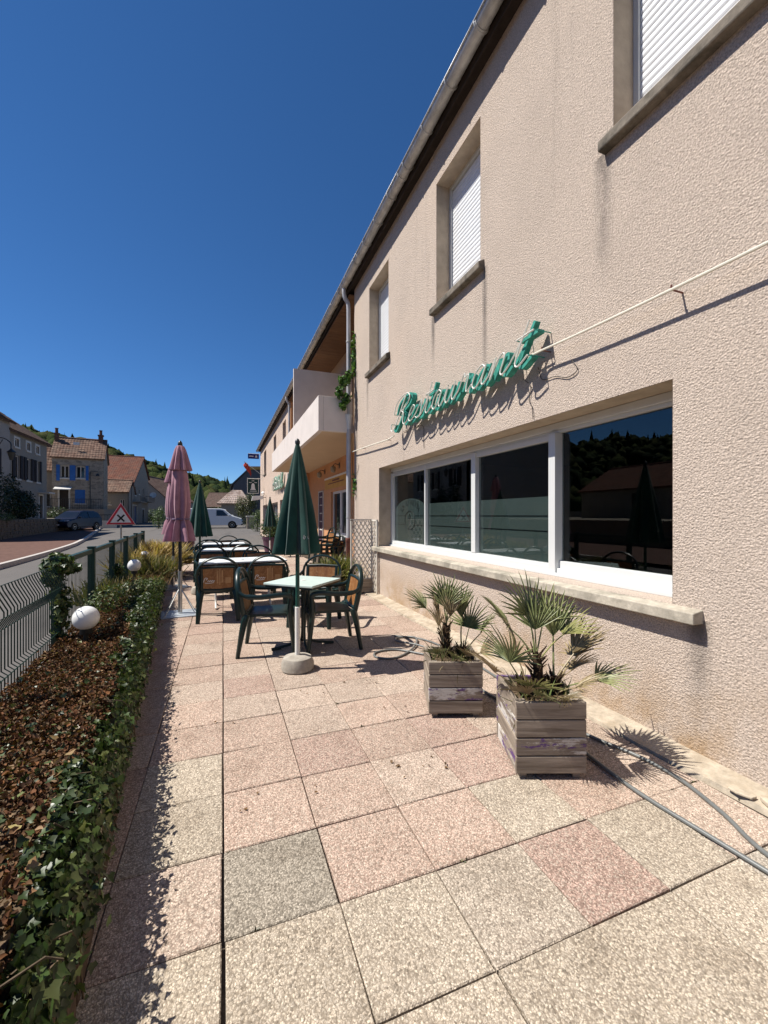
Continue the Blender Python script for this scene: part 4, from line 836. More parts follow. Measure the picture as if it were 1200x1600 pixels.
hose('garden_hose', [(1.90, 4.6, z), (2.15, 4.35, z), (2.26, 3.8, z), (2.25, 3.0, z), (2.16, 2.45, z), (2.22, 2.05, z), (2.30, 1.78, z), (2.31, 1.55, z), (2.24, 1.3, z), (2.14, 1.07, z), (2.12, .75, z + .012), (2.2, .2, z), (2.3, -.6, z)], 'grey garden hose running closest to the wall foot')

# ------------------------------------------------------------------ trellis planter, far pots, loose stones
tp = thing('trellis_planter', 'low wooden box with cream lattice trellis against the wall beside the downpipe', 'planter', (2.36, 7.55, 0))
for k in range(3):
    for yy0, yy1, xx0, xx1 in ((7.36, 7.385, 2.13, 2.60), (7.735, 7.76, 2.13, 2.60)): MB().box(xx0, xx1, yy0, yy1, .02 + .085*k, .10 + .085*k).build('plank', PLANK, tp, bevel=.003, world=True)
    for xx0, xx1 in ((2.135, 2.158), (2.57, 2.595)): MB().box(xx0, xx1, 7.388, 7.732, .02 + .085*k, .10 + .085*k).build('plank', PLANK, tp, bevel=.003, world=True)
MB().box(2.16, 2.568, 7.39, 7.73, .03, .22).build('soil', SOIL, tp, world=True)
m = MB(); zt = 1.36
for a, b in (((2.20, 7.40, .10), (2.20, 7.40, zt)), ((2.59, 7.40, .10), (2.59, 7.40, zt)), ((2.185, 7.40, zt), (2.605, 7.40, zt)), ((2.60, 7.12, .02), (2.60, 7.12, zt)), ((2.60, 7.12, zt - .01), (2.60, 7.40, zt - .01))): m.bar(a, b, .03, .03)
m.build('trellis_frame', LATH, tp, world=True)
def lath_panel(P0, du, hgt, n0, n1, step=.082):
    """crossed laths clipped to a panel; du horizontal unit vector * width"""
    W_ = Vector(du).length; e = Vector(du).normalized()
    for sgn, off in ((1, .005), (-1, -.005)):
        k = -hgt * .8
        while k < W_:
            a0, a1 = max(0, k), min(W_, k + hgt * .62)
            if a1 - a0 > .02:
                z0, z1 = (a0 - k) / .62, (a1 - k) / .62
                if sgn < 0: z0, z1 = hgt - z0, hgt - z1
                z0 = min(max(z0, 0), hgt); z1 = min(max(z1, 0), hgt); nrm = e.cross(Vector((0, 0, 1)))
                MB().bar(Vector(P0) + e*a0 + Vector((0,0,z0)) + nrm*off, Vector(P0) + e*a1 + Vector((0,0,z1)) + nrm*off, .006, .021, up=e).build('lath', LATH, tp, world=True)
            k += step
lath_panel((2.205, 7.40, .2), (.38, 0, 0), 1.14, 0, 0); lath_panel((2.60, 7.125, .04), (0, .265, 0), 1.29, 0, 0)
def grass_tuft(name, label, cat, loc, n, h, spread, cols, mat=None, lean=.45, group=None):
    P = np.stack([RNG.normal(0, spread, n), RNG.normal(0, spread, n), np.zeros(n)], 1); tip = np.stack([P[:,0]/spread*lean*.5 + RNG.normal(0, lean*.6, n), P[:,1]/spread*lean*.5 + RNG.normal(0, lean*.6, n), np.ones(n)], 1)
    N = RNG.normal(0, 1, (n, 3)); N[:, 2] = .1
    me = leaves('blades', 'blade', P, N, h * RNG.uniform(.55, 1.1, n), pick(cols, n, .2), mat or GRASSM, tip=tip, jit=.1)
    t = thing(name, label, cat, loc, 0, group); tag(obj('blades', me, t), kind='stuff')
    m = MB(); m.lathe([(spread*1.1, -.03), (spread*.9, .01), (spread*.3, .03)], 10); m.build('root_clump', SOIL, t); return t
gp = thing('grass_pot', 'dark round pot of yellow-green ornamental grass in front of the lattice trellis', 'pot plant', (2.02, 7.72, 0)); m = MB(); m.lathe([(.15, 0), (.19, .24), (.205, .245), (.2, .27), (.185, .265), (.02, .25)], 20); m.build('pot', PLANK, gp, smooth=True)
n = 900; P = np.stack([RNG.normal(0, .07, n), RNG.normal(0, .07, n), np.full(n, .24)], 1); me = leaves('blades', 'blade', P, RNG.normal(0, 1, (n, 3)), RNG.uniform(.28, .55, n), pick([(.16,.17,.05), (.22,.19,.07), (.11,.13,.04)], n), GRASSM, tip=np.stack([P[:,0]*6 + RNG.normal(0,.3,n), P[:,1]*6 + RNG.normal(0,.3,n), np.ones(n)], 1), jit=.1); tag(obj('blades', me, gp), kind='stuff')
def pot(label, loc, r, h, leafn, rad, pal):
    t = thing('plant_pot', label, 'pot plant', loc, 0, 'large purple pots'); m = MB(); m.lathe([(r*.72, 0), (r*.94, h*.86), (r, h*.87), (r, h), (r*.9, h), (r*.88, h*.9), (.02, h*.9)], 28); m.build('pot', PURPLE, t, smooth=True)
    if leafn:
        P, N = blob_points(leafn, (0, 0, h + rad[2]*.7), rad, .2); me = leaves('foliage', 'oval', P, N, RNG.uniform(.05, .1, leafn), pick(pal, leafn), LEAFM); tag(obj('foliage', me, t), kind='stuff')
        m = MB()
        for k in range(5): q = k*1.3; m.tube([(0, 0, h*.9), (rad[0]*.4*math.cos(q), rad[1]*.4*math.sin(q), h + rad[2]*.9)], .012, 5)
        m.build('stem', BARK, t)
    return t
pot('big purple pot with a leafy shrub beside the small distant green parasol', (1.72, 16.1, 0), .37, .64, 1100, (.5, .5, .42), [(.05,.09,.03), (.035,.06,.02), (.08,.11,.04)])
pot('big purple pot behind the pink parasol poles at the end of the terrace', (-1.15, 14.1, 0), .34, .66, 500, (.3, .3, .2), [(.05,.09,.03), (.035,.06,.02)])
for k, (x, y, s) in enumerate([(2.50, 1.18, 1.0), (2.52, .98, 1.3), (2.47, 1.34, .6)]):
    rr = random.Random(k); m = MB(); m.M = Matrix.Translation((x, y, .018)) @ Matrix.Rotation(1.45 + .2*k, 4, 'Z') @ Matrix.Scale(s, 4); m.prism([(-.09, -.03), (-.02, -.045), (.08, -.03), (.1, .012), (.03, .04), (-.07, .03)], 'z', 0, .022)
    tag(m.build('broken_stone', CEMENT, bevel=.004), ('flat chip of broken cement at the wall foot, middle one', 'largest flat chip of broken cement at the wall foot, nearest the camera', 'smallest chip of broken cement at the wall foot')[k], 'stone')
# dead leaves blown on the slabs
n = 34; k = RNG.integers(0, 6, n); cx = np.array([1.05, .62, 1.2, 1.35, .2, -.1])[k]; cy = np.array([2.15, 3.42, 3.4, 2.9, 2.2, 3.1])[k]
P = np.stack([cx + RNG.normal(0, .16, n), cy + RNG.normal(0, .05, n), np.full(n, .006)], 1)
tag(obj('fallen_leaves', leaves('fallen_leaves', 'dry', P, np.tile((0., 0., 1.), (n, 1)), RNG.uniform(.01, .024, n), pick([(.17,.10,.05), (.11,.07,.04)], n), DRYLEAF, jit=.2)), 'few small dead leaves scattered on the slabs', 'leaves', kind='stuff')
# small weeds rooted in the joints
rr = random.Random(31); Pw = []
for k in range(26):
    i_, j_ = rr.randrange(-1, 6), rr.randrange(-2, 8); y0 = Y0 + j_*PITCH; cx_ = i_*PITCH + rr.uniform(0, PITCH)
    if cx_ < edge_x(y0) + .1: continue
    Pw += [(cx_ + rr.gauss(0, .012), y0 + rr.gauss(0, .003), -.004) for _ in range(rr.randint(4, 14))]
for k in range(60): Pw.append((2.44 + rr.gauss(0, .012), rr.uniform(.6, 7.5), .0))
Pw = np.array(Pw); n = len(Pw); me = leaves('joint_weeds', 'oval', Pw, RNG.normal(0, .6, (n, 3)) + np.array((0, 0, .6)), RNG.uniform(.006, .02, n), pick([(.07,.085,.03), (.12,.10,.045), (.05,.045,.025)], n), LEAFM, jit=.5); tag(obj('joint_weeds', me), 'tiny weeds and grit in the joints between the slabs', 'weeds', kind='stuff')
# climbing plant on the downpipe
cl = thing('climbing_plant', 'green climber growing up the grey downpipe beside the balcony', 'plant', (2.56, 8.66, 0))
m = MB(); m.tube(spline([(2.60, 8.64, .02), (2.585, 8.66, 1.0), (2.61, 8.65, 2.0), (2.585, 8.66, 3.0), (2.60, 8.64, 4.2), (2.60, 8.65, 5.2)], 6), .007, 5); m.tube(spline([(2.6, 8.64, 2.1), (2.62, 8.5, 2.3), (2.628, 8.38, 2.36), (2.63, 8.3, 2.5)], 4), .004, 4); m.build('stem', BARK, cl, world=True)
B_ = [blob_points(k_, c_, r_, .1) for k_, c_, r_ in ((130, (2.40, 8.60, 4.28), (.14, .10, .12)), (110, (2.30, 8.60, 4.05), (.10, .09, .14)), (90, (2.44, 8.58, 3.92), (.12, .09, .12)), (60, (2.38, 8.60, 3.78), (.07, .07, .10)), (50, (2.50, 8.62, 4.42), (.07, .07, .12)))]; P1 = np.vstack([b[0] for b in B_]); N1 = np.vstack([b[1] for b in B_]); P2, N2 = blob_points(170, (2.61, 8.60, 4.85), (.045, .08, .52), .1); P3, N3 = blob_points(40, (2.62, 8.58, 2.1), (.03, .10, .25), .1)
P = np.vstack([P1, P2, P3]); N = np.vstack([N1, N2, N3]); me = leaves('foliage', 'ivy', P, N, RNG.uniform(.045, .085, len(P)), pick([(.07,.15,.03), (.10,.19,.04), (.05,.11,.025)], len(P)), LEAFM); o = tag(obj('foliage', me, cl), kind='stuff'); me.transform(Matrix.Translation(-wloc(cl)))

# ------------------------------------------------------------------ planting bed, ivy, fence, globe lamps
mb = MB(); V = []; Y_ = np.arange(-3, 12.61, .3)
for y in Y_:
    h = .27 if y > 7.2 else .33
    V += [(fence_x(y) - .12, y, -.1), (fence_x(y) - .12, y, .12), (fence_x(y) + .05, y, h - .06), ((fence_x(y) + edge_x(y))/2, y, h + .03*noise.noise((y, 0, 0))), (edge_x(y) - .16, y, h), (edge_x(y) - .14, y, -.1)]
mb.add(V, [(6*j+i, 6*j+i+1, 6*j+i+7, 6*j+i+6) for j in range(len(Y_)-1) for i in range(5)] + [(0,1,2,3,4,5)[::-1], tuple(6*(len(Y_)-1)+i for i in range(6))])
tag(mb.build('planting_bed', SOIL, smooth=True), kind='structure')
se = thing('sleeper_edging', 'dark old timber sleepers edging the planting bed', 'edging', (edge_x(7), 7, 0))
y = -2.4
while y < 12.3:
    for k in range(2):
        a, b = y + .35*k, y + 1.9 + .35*k; m = MB(); m.bar((edge_x(a) - .085 - .012*k, a, .065 + .135*k), (edge_x(b) - .085 - .012*k, b, .065 + .135*k + .006), .12, .13); m.build('sleeper', SLEEPER, se, bevel=.01, world=True)
    y += 1.93
GREENS = [(.028,.047,.012), (.038,.062,.015), (.06,.085,.024), (.018,.033,.009), (.10,.115,.038)]; BROWNS = [(.115,.052,.026), (.09,.038,.02), (.155,.085,.045), (.06,.03,.017), (.24,.16,.095), (.135,.06,.026)]
ivy = thing('ivy_hedge', 'low bed of ivy, dried brown on top and green along the terrace side', 'ivy', (-.9, 3, 0))
def ivy_cloud(n, side):
    y = RNG.uniform(-.6, 7.9, n) ** 1.0; fx, ex = -1.10 - .06*y, -.24 - .088*y
    if side:
        z = RNG.uniform(.0, .37, n); x = ex - .17 + .12 * np.sin(np.clip(z/.37, 0, 1)*math.pi*.75) + RNG.normal(0, .03, n); N = np.stack([np.ones(n), RNG.normal(-.1, .3, n), .35 + z], 1); P = np.stack([x, y, z], 1); return P, N, np.ones(n)
    u = RNG.random(n); x = fx + .02 + (ex - .08 - fx - .02) * u; hump = np.array([noise.noise((a*3.2, b*3.2, 0)) for a, b in zip(x, y)])
    z = .335 + .03*u + .05*hump + RNG.normal(0, .02, n) - .1*np.clip((u-.86)/.14, 0, 1); N = np.stack([.25*u, -.1 + 0*u, np.ones(n)], 1); return np.stack([x, y, z], 1), N, u
P, N, u = ivy_cloud(46000, False); w2 = np.array([noise.noise((a*2.1, b*1.3, 7)) for a, b in P[:, :2]]); w3 = np.array([noise.noise((a*6, b*6, 3)) for a, b in P[:, :2]])
dry = (u + .18*w2 + .25*w3 < .90 - .36*np.clip((P[:,1]-4.2)/2, 0, 1) - .35*np.clip((.95-P[:,1])/.8, 0, 1)) & (RNG.random(len(P)) < .93)
k = dry; me = leaves('dry_leaves', 'dry', P[k], N[k], RNG.uniform(.011, .033, k.sum()), pick(BROWNS, k.sum(), .3), DRYLEAF, jit=.55); me.transform(Matrix.Translation(-wloc(ivy))); tag(obj('dry_leaves', me, ivy), 'dried brown ivy leaves', kind='stuff')
Ps, Ns, _ = ivy_cloud(24000, True); Pg = np.vstack([P[~k], Ps]); Ng = np.vstack([N[~k], Ns])
me = leaves('green_leaves', 'ivy', Pg, Ng, RNG.uniform(.012, .038, len(Pg)), pick(GREENS, len(Pg), .28), LEAFM, jit=.55, tip=np.tile((.5, -.2, -.5), (len(Pg), 1))); me.transform(Matrix.Translation(-wloc(ivy))); tag(obj('green_leaves', me, ivy), 'green ivy leaves', kind='stuff')
m = MB(); rr = random.Random(5)
for i in range(70):
    y = rr.uniform(0, 6); x = edge_x(y); m.tube(spline([(x - .15, y, rr.uniform(.3, .4)), (x - .03, y + rr.uniform(-.1, .1), rr.uniform(.2, .34)), (x - rr.uniform(0.0, .05), y + rr.uniform(-.15, .15), rr.uniform(.02, .15))], 3), .003, 4)
tag(m.build('stems', BARK, ivy, world=True), kind='stuff')
# the largest leaves nearest the camera, one by one
T, F = LEAF['ivy']; LM = []
LOBJ = NT('ivy_leaf_single', .4, .4); oi = LOBJ.n('ShaderNodeObjectInfo').outputs['Color']; LOBJ.col(LOBJ.mix(LOBJ.ramp(LOBJ.noise(40, 3, .6), [(.4, 0), (.7, .5)]), oi, (.16,.18,.06))); LOBJ = LOBJ.m
for k in range(4):
    m = MB(); m.add([(x, y, z + (.05*math.sin(9*x + k) + .06*k*y*y*.3)) for x, y, z in T], [tuple(f) for f in F]); LM.append(m.mesh('leaf', LOBJ, True))
for i in range(230):
    y = rr.uniform(.7, 2.6); s_ = rr.random() < .55; x = edge_x(y) - (rr.uniform(.06, .16) if s_ else rr.uniform(.14, .66)); z = rr.uniform(.03, .34) if s_ else .38 + rr.uniform(-.02, .03)
    o = inst(LM[i % 4], 'leaf', ivy, Vector((x + (.03 if s_ else 0), y, z)) - wloc(ivy), ((R(rr.uniform(40, 100)), 0, R(90 + rr.uniform(-60, 60))) if s_ else (R(rr.uniform(-30, 40)), R(rr.uniform(-30, 30)), rr.uniform(0, 6.28))), (1, 1, 1)); s2 = rr.uniform(.026, .044); o.scale = (s2, s2, s2)
    c = rr.choice(GREENS if s_ or rr.random() < .45 else [(.19,.12,.055), (.25,.19,.07), (.16,.085,.035)]); f = rr.uniform(.85, 1.4); o.color = (*(v*f for v in c), 1)
# fence
fence = thing('mesh_fence', 'dark green welded mesh fence with square posts along the road', 'fence', (fence_x(5), 5, 0)); FY = [-1.05, .33, 1.72, 3.1, 4.49, 5.87, 7.25, 8.63, 10.01, 11.39]
pm = MB().box(-.035, .035, -.035, .035, 0, .82).mesh('post', FENCE); capm = MB().box(-.04, .04, -.04, .04, .82, .835).mesh('post_cap', FENCE)
zig = [(0, .0), (0, .12), (.035, .15), (0, .18), (0, .44), (.03, .49), (.065, .545), (.065, .58), (.035, .64), (.01, .69), (0, .72)]
wm = MB(); wm.tube([(a, 0, b) for a, b in zig], .0044, 4, caps=False); wm = wm.mesh('wire', FENCE); FL = wloc(fence); ws = MB(); ws.tube([(0, 0, 0), (0, 0, .72)], .003, 4, caps=False); ws = ws.mesh('wire', FENCE)
for i, y in enumerate(FY):
    o = inst(pm, 'post', fence, Vector((fence_x(y), y, .24)) - FL, (0, 0, R(3.4))); inst(capm, 'post_cap', o)
    if i == len(FY) - 1: break
    y1 = FY[i+1]; d = Vector((fence_x(y1) - fence_x(y), y1 - y, 0)); n = int(d.length / .052)
    for k in range(1, n):
        if y < 1: continue
        p = Vector((fence_x(y), y, .28)) + d * (k/n); inst(wm if y < 4.4 else ws, 'wire', fence, p - FL, (0, 0, R(3.4)))
    m = MB()
    for a, b in zig[::1]:
        if b in ((.15, .545, .0, .44, .72) if y < 4.4 else (.0, .72)): m.tube([Vector((fence_x(y) + a, y, .28 + b)), Vector((fence_x(y1) + a, y1, .28 + b))], .003, 4)
    m.build('cross_wires', FENCE, fence, world=True)
    if y >= 4.4: m = MB(); m.bar((fence_x(y) - .0, y + .04, 1.022), (fence_x(y1), y1 - .04, 1.022), .045, .05); m.build('top_rail', FENCE, fence, world=True)
def leaf_thing(name, label, cat, blobs, nleaf, size, pal, shape='oval', stem=None, group=None, mat=None):
    c0 = blobs[0][0]; t = thing(name, label, cat, (c0[0], c0[1], stem[0][2] if stem else c0[2] - blobs[0][1][2]), 0, group); Ps, Ns = [], []; tot = sum(b[1][0]*b[1][1] + b[1][0]*b[1][2] for b in blobs)
    for c, rad in blobs:
        k = max(20, int(nleaf * (rad[0]*rad[1] + rad[0]*rad[2]) / tot)); p, nn = blob_points(k, c, rad, .35); Ps.append(p); Ns.append(nn + np.array((0, 0, .4)))
    P = np.vstack(Ps); N = np.vstack(Ns); me = leaves('foliage', shape, P, N, RNG.uniform(size*.5, size*1.2, len(P)), pick(pal, len(P), .3), mat or LEAFM, jit=.5); me.transform(Matrix.Translation(-wloc(t))); tag(obj('foliage', me, t), kind='stuff')
    if stem:
        for pts, r in (stem[1:] if isinstance(stem[1], tuple) and isinstance(stem[1][0], list) else []):
            m = MB(); m.tube(spline(pts, 4), r, 7); m.build('trunk', BARK, t, world=True)
    return t
DKG = [(.02,.045,.012), (.032,.065,.018), (.05,.085,.025), (.08,.10,.035)]
y = 4.49; x = fence_x(y)
leaf_thing('ivy_column', 'clump of dark ivy swallowing one fence post', 'ivy', [((x + .02, y, .62), (.075, .08, .34)), ((x + .0, y + .02, 1.0), (.12, .12, .11)), ((x - .05, y + .06, .98), (.08, .08, .07)), ((x + .05, y + .16, .95), (.08, .11, .045)), ((x - .02, y - .09, .9), (.07, .07, .07))], 1150, .045, DKG + [(.13,.15,.05)], 'ivy', stem=[(x, y, .3), ([(x, y, .25), (x + .03, y, .6), (x, y + .03, 1.0)], .02)])
leaf_thing('ivy_tuft', 'dark round tuft of ivy on the bed beside the second fence post', 'ivy', [((-1.52, 7.35, .50), (.16, .16, .2)), ((-1.50, 7.3, .64), (.10, .1, .08))], 420, .05, DKG, 'ivy')
leaf_thing('low_shrub', 'loose green shrub at the foot of the fence behind the first globe lamp', 'shrub', [((-1.30, 5.9, .44), (.2, .6, .16)), ((-1.15, 6.8, .42), (.25, .5, .14)), ((-.98, 7.2, .38), (.18, .4, .12))], 2300, .042, [(.07,.10,.03), (.10,.13,.04), (.14,.14,.06), (.05,.08,.02)])
def globe_lamp(label, loc):
    t = thing('globe_lamp', label, 'lamp', loc, 0, 'white globe lamps in the planting bed'); m = MB(); n = 16
    m.M = Matrix.Translation((0, 0, .27)); m.lathe([(.1*math.sin(math.pi*k/n) + .0005, -.1*math.cos(math.pi*k/n)) for k in range(n+1)], 28); m.build('globe', GLOBE, t, smooth=True)
    m = MB(); m.lathe([(.045, .135), (.048, .15), (.048, .185), (.04, .19)], 14); m.build('collar', DARKMET, t, smooth=True); m = MB(); m.lathe([(.02, -.06), (.02, .14)], 10); m.build('stem', DARKMET, t, smooth=True); return t
globe_lamp('white globe lamp standing in the brown ivy, nearest the camera', (-1.10, 4.28, .29)); globe_lamp('middle white globe lamp between dry weeds and the dark ivy tuft', (-1.37, 7.95, .345)); globe_lamp('farthest white globe lamp, half hidden in the dry grass', (-1.52, 9.9, .33))
STRAW = [(.52,.37,.17), (.60,.44,.22), (.42,.30,.13), (.32,.25,.10)]
for k, (x, y, n, h, sp, cols, lab) in enumerate([(-1.42, 10.7, 1500, .62, .17, STRAW, 'tall tuft of straw-yellow dry grass behind the farthest globe lamp'), (-1.62, 9.5, 700, .5, .13, STRAW, 'straw-yellow grass tuft at the fence beside the farthest globe lamp'), (-1.30, 9.2, 800, .42, .15, [(.18,.17,.07), (.26,.20,.09), (.12,.13,.05)], 'half green grass tuft in front of the farthest globe lamp'), (-1.20, 11.6, 900, .55, .16, STRAW, 'dry grass tuft at the far end of the planting bed'), (-1.22, 8.0, 420, .2, .14, [(.30,.20,.10), (.22,.14,.07)], 'short dry weeds beside the sleepers'), (-1.5, 6.6, 420, .35, .14, [(.12,.12,.05), (.2,.16,.08)], 'thin weeds under the fence rail')]):
    grass_tuft('grass_tuft', lab, 'grass', (x, y, .27), n, h, sp, cols, group='grass tufts in the planting bed')

# ------------------------------------------------------------------ road sign and vehicles
t = thing('road_sign', 'triangular red-bordered warning sign with a black cross, behind the fence', 'road sign', (-2.73, 13.9, -.06), R(8)); zc = 1.45
def tri(s, z0): return [(-s/2, z0 - s*.2887), (s/2, z0 - s*.2887), (0, z0 + s*.577)]
MB().prism(tri(.70, zc), 'y', -.02, .0).build('plate', SGNRED, t, bevel=.006); MB().prism(tri(.51, zc - .005), 'y', -.024, -.0205).build('white_field', SGNWHITE, t)
m = MB()
for s in (-1, 1): m.bar((-s*.085, -.0265, zc - .12), (s*.085, -.0265, zc + .07), .004, .045)
m.build('black_cross', SGNBLACK, t); MB().tube([(0, .022, 0), (0, .022, zc + .1)], .022, 10).build('pole', plain('pole_grey', (.22, .22, .21), .5, .4, .3), t, smooth=True); MB().prism(tri(.735, zc), 'y', .0005, .003).build('back_edge', SGNWHITE, t)

def vehicle(name, label, loc, rz, prof, hw, taper, belt, paint, glass_front, glass_side, wheels, wr, lights):
    t = thing(name, label, name.split('_')[-1], loc, rz); W2 = lambda z: hw - max(0, z - belt) * taper - .05*max(0, .45 - z)
    n = len(prof); m = MB(); V = [(-W2(z), y, z) for y, z in prof] + [(W2(z), y, z) for y, z in prof]
    m.add(V, [tuple(range(n)), tuple(range(2*n-1, n-1, -1))] + [(i, (i+1) % n, n+(i+1) % n, n+i) for i in range(n)]); m.build('body', paint, t, bevel=.05, seg=3, smooth=True)
    (y0, z0), (y1, z1) = glass_front; nn = Vector((0, -(z1-z0), (y1-y0)*1)).normalized() * .012; e = .08
    m = MB(); P = [(-W2(z0)+e, y0, z0), (W2(z0)-e, y0, z0), (W2(z1)-e, y1, z1), (-W2(z1)+e, y1, z1)]; P = [Vector(p) + nn for p in P]; m.add(P + [p - nn*.9 for p in P], [(0,1,2,3), (4,7,6,5), (0,4,5,1), (1,5,6,2), (2,6,7,3), (3,7,4,0)]); m.build('windscreen', DARKGLASS, t)
    for s in (-1, 1):
        for poly in glass_side:
            m = MB(); P = [Vector((s*(W2(z) + .012), y, z)) for y, z in poly]; k = len(P); m.add(P + [p - Vector((s*.02, 0, 0)) for p in P], [tuple(range(k)), tuple(range(2*k-1, k-1, -1))] + [(i, (i+1) % k, k+(i+1) % k, k+i) for i in range(k)]); m.build('side_window', DARKGLASS, t)
        for y in wheels:
            m = MB(); m.M = Matrix.Translation((s*(hw - .1), y, wr)) @ Matrix.Rotation(math.pi/2, 4, 'Y'); m.lathe([(wr*.62, -.11), (wr*.94, -.115), (wr, -.08), (wr, .08), (wr*.94, .115), (wr*.62, .11)], 28); w = m.build('wheel', TYRE, t, smooth=True)
            m = MB(); m.M = Matrix.Translation((s*(hw - .1), y, wr)) @ Matrix.Rotation(math.pi/2, 4, 'Y'); m.lathe([(.03, -.122), (wr*.3, -.10), (wr*.64, -.112), (wr*.64, .112), (wr*.3, .10), (.03, .122)], 20); m.build('rim', ALU, w, smooth=True)
            m = MB(); m.M = Matrix.Translation((s*(hw - .02), y, wr)) @ Matrix.Rotation(math.pi/2, 4, 'Y'); m.lathe([(.05, -.025), (wr*1.18, -.025), (wr*1.18, .025), (.05, .025)], 28); m.build('wheel_arch', TYRE, t)
        ly, lz, lw, lh = lights; m = MB(); m.M = Matrix.Translation((s*(hw - lw/2 - .06), ly, lz)); m.prism([(-lw/2, -lh/2), (lw/2, -lh/2 + .03), (lw/2, lh/2), (-lw/2, lh/2 - .05)], 'y', -.06, .12); m.build('headlight', LAMPG, t, bevel=.02)
        m = MB(); m.M = Matrix.Translation((s*(hw + .08), glass_front[0][0] + .25, belt + .06)); m.box(-.09, .09, -.05, .05, -.06, .08); m.build('wing_mirror', paint, t, bevel=.02)
    yf = min(p[0] for p in prof); m = MB(); m.box(-.26, .26, yf - .03, yf + .02, .42, .53); m.build('number_plate', SGNWHITE, t); m = MB(); m.box(-.45, .45, yf - .012, yf + .05, .60, .68); m.build('grille', TYRE, t); m = MB(); m.box(-hw + .04, hw - .04, yf - .02, yf + .06, .28, .36); m.build('lower_bumper', TYRE, t, bevel=.02)
    return t
CARP = [(-2.02,.26),(-2.12,.42),(-2.1,.62),(-1.98,.76),(-1.5,.90),(-1.15,.98),(-.35,1.50),(.1,1.61),(1.2,1.60),(1.75,1.48),(2.02,1.0),(2.08,.6),(2.05,.26)]
p = px_at(118, 832, 34.5)
vehicle('parked_car', 'dark blue hatchback parked on the shaded pavement across the road', (p.x, p.y, ground_z(p.y) + .052), R(-20), CARP, .86, .36, .98, CARBLUE, ((-1.08, 1.02), (-.40, 1.48)), [[(-.95,1.0),(-.3,1.46),(.1,1.52),(.35,1.52),(.35,1.0)], [(.42,1.0),(.42,1.52),(1.2,1.51),(1.6,1.42),(1.75,1.05)]], (-1.3, 1.3), .31, (-1.93, .74, .30, .15))
VANP = [(-2.3,.28),(-2.4,.5),(-2.36,.82),(-2.15,1.02),(-1.55,1.2),(-.75,1.86),(-.35,1.94),(2.3,1.94),(2.42,1.7),(2.45,.5),(2.4,.28)]
p = px_at(378, 826, 42.5); 
vehicle('parked_van', 'white delivery van parked side-on behind the green parasol', (p.x - 2.35, p.y + .3, ground_z(p.y) - .058), R(84), VANP, .93, .14, 1.2, VANWHITE, ((-1.48, 1.24), (-.82, 1.80)), [[(-1.15,1.22),(-.62,1.76),(-.05,1.78),(-.05,1.22)]], (-1.5, 1.4), .33, (-2.22, .86, .3, .26))

# ------------------------------------------------------------------ houses across the road
def ray_y(px, py, P, nrm):
    a = px_at(px, py, 1.0); o = Vector((0, 0, CAM_H)); d = a - o; nrm = Vector(nrm); return o + d * ((Vector(P) - o).dot(nrm) / d.dot(nrm))
def roof_plane(mb, A, B, C, D, col=.24, row=.36, amp=.028):
    A, B, C, D = map(Vector, (A, B, C, D)); nrm = (B - A).cross(D - A).normalized()
    if nrm.z < 0: nrm = -nrm
    nu = max(4, int((B - A).length / col) * 4); nv = max(2, int((D - A).length / row)); V = []
    for j in range(nv):
        for jj in (0, .98):
            v = (j + jj) / nv; st = .02 * (1 - jj)
            for i in range(nu + 1):
                u = i/nu; p = (A*(1-u) + B*u)*(1-v) + (D*(1-u) + C*u)*v; V.append(p + nrm*(.03 + amp*abs(math.sin(math.pi*i/4 + .4)) + st))
    n = nu + 1; mb.add(V, [(j*n+i, j*n+i+1, (j+1)*n+i+1, (j+1)*n+i) for j in range(2*nv-1) for i in range(nu)])
    P = [A, B, C, D]; mb.add([p + nrm*.02 for p in P] + [p - nrm*.10 for p in P], [(4,5,6,7), (0,1,5,4), (1,2,6,5), (2,3,7,6), (3,0,4,7)])
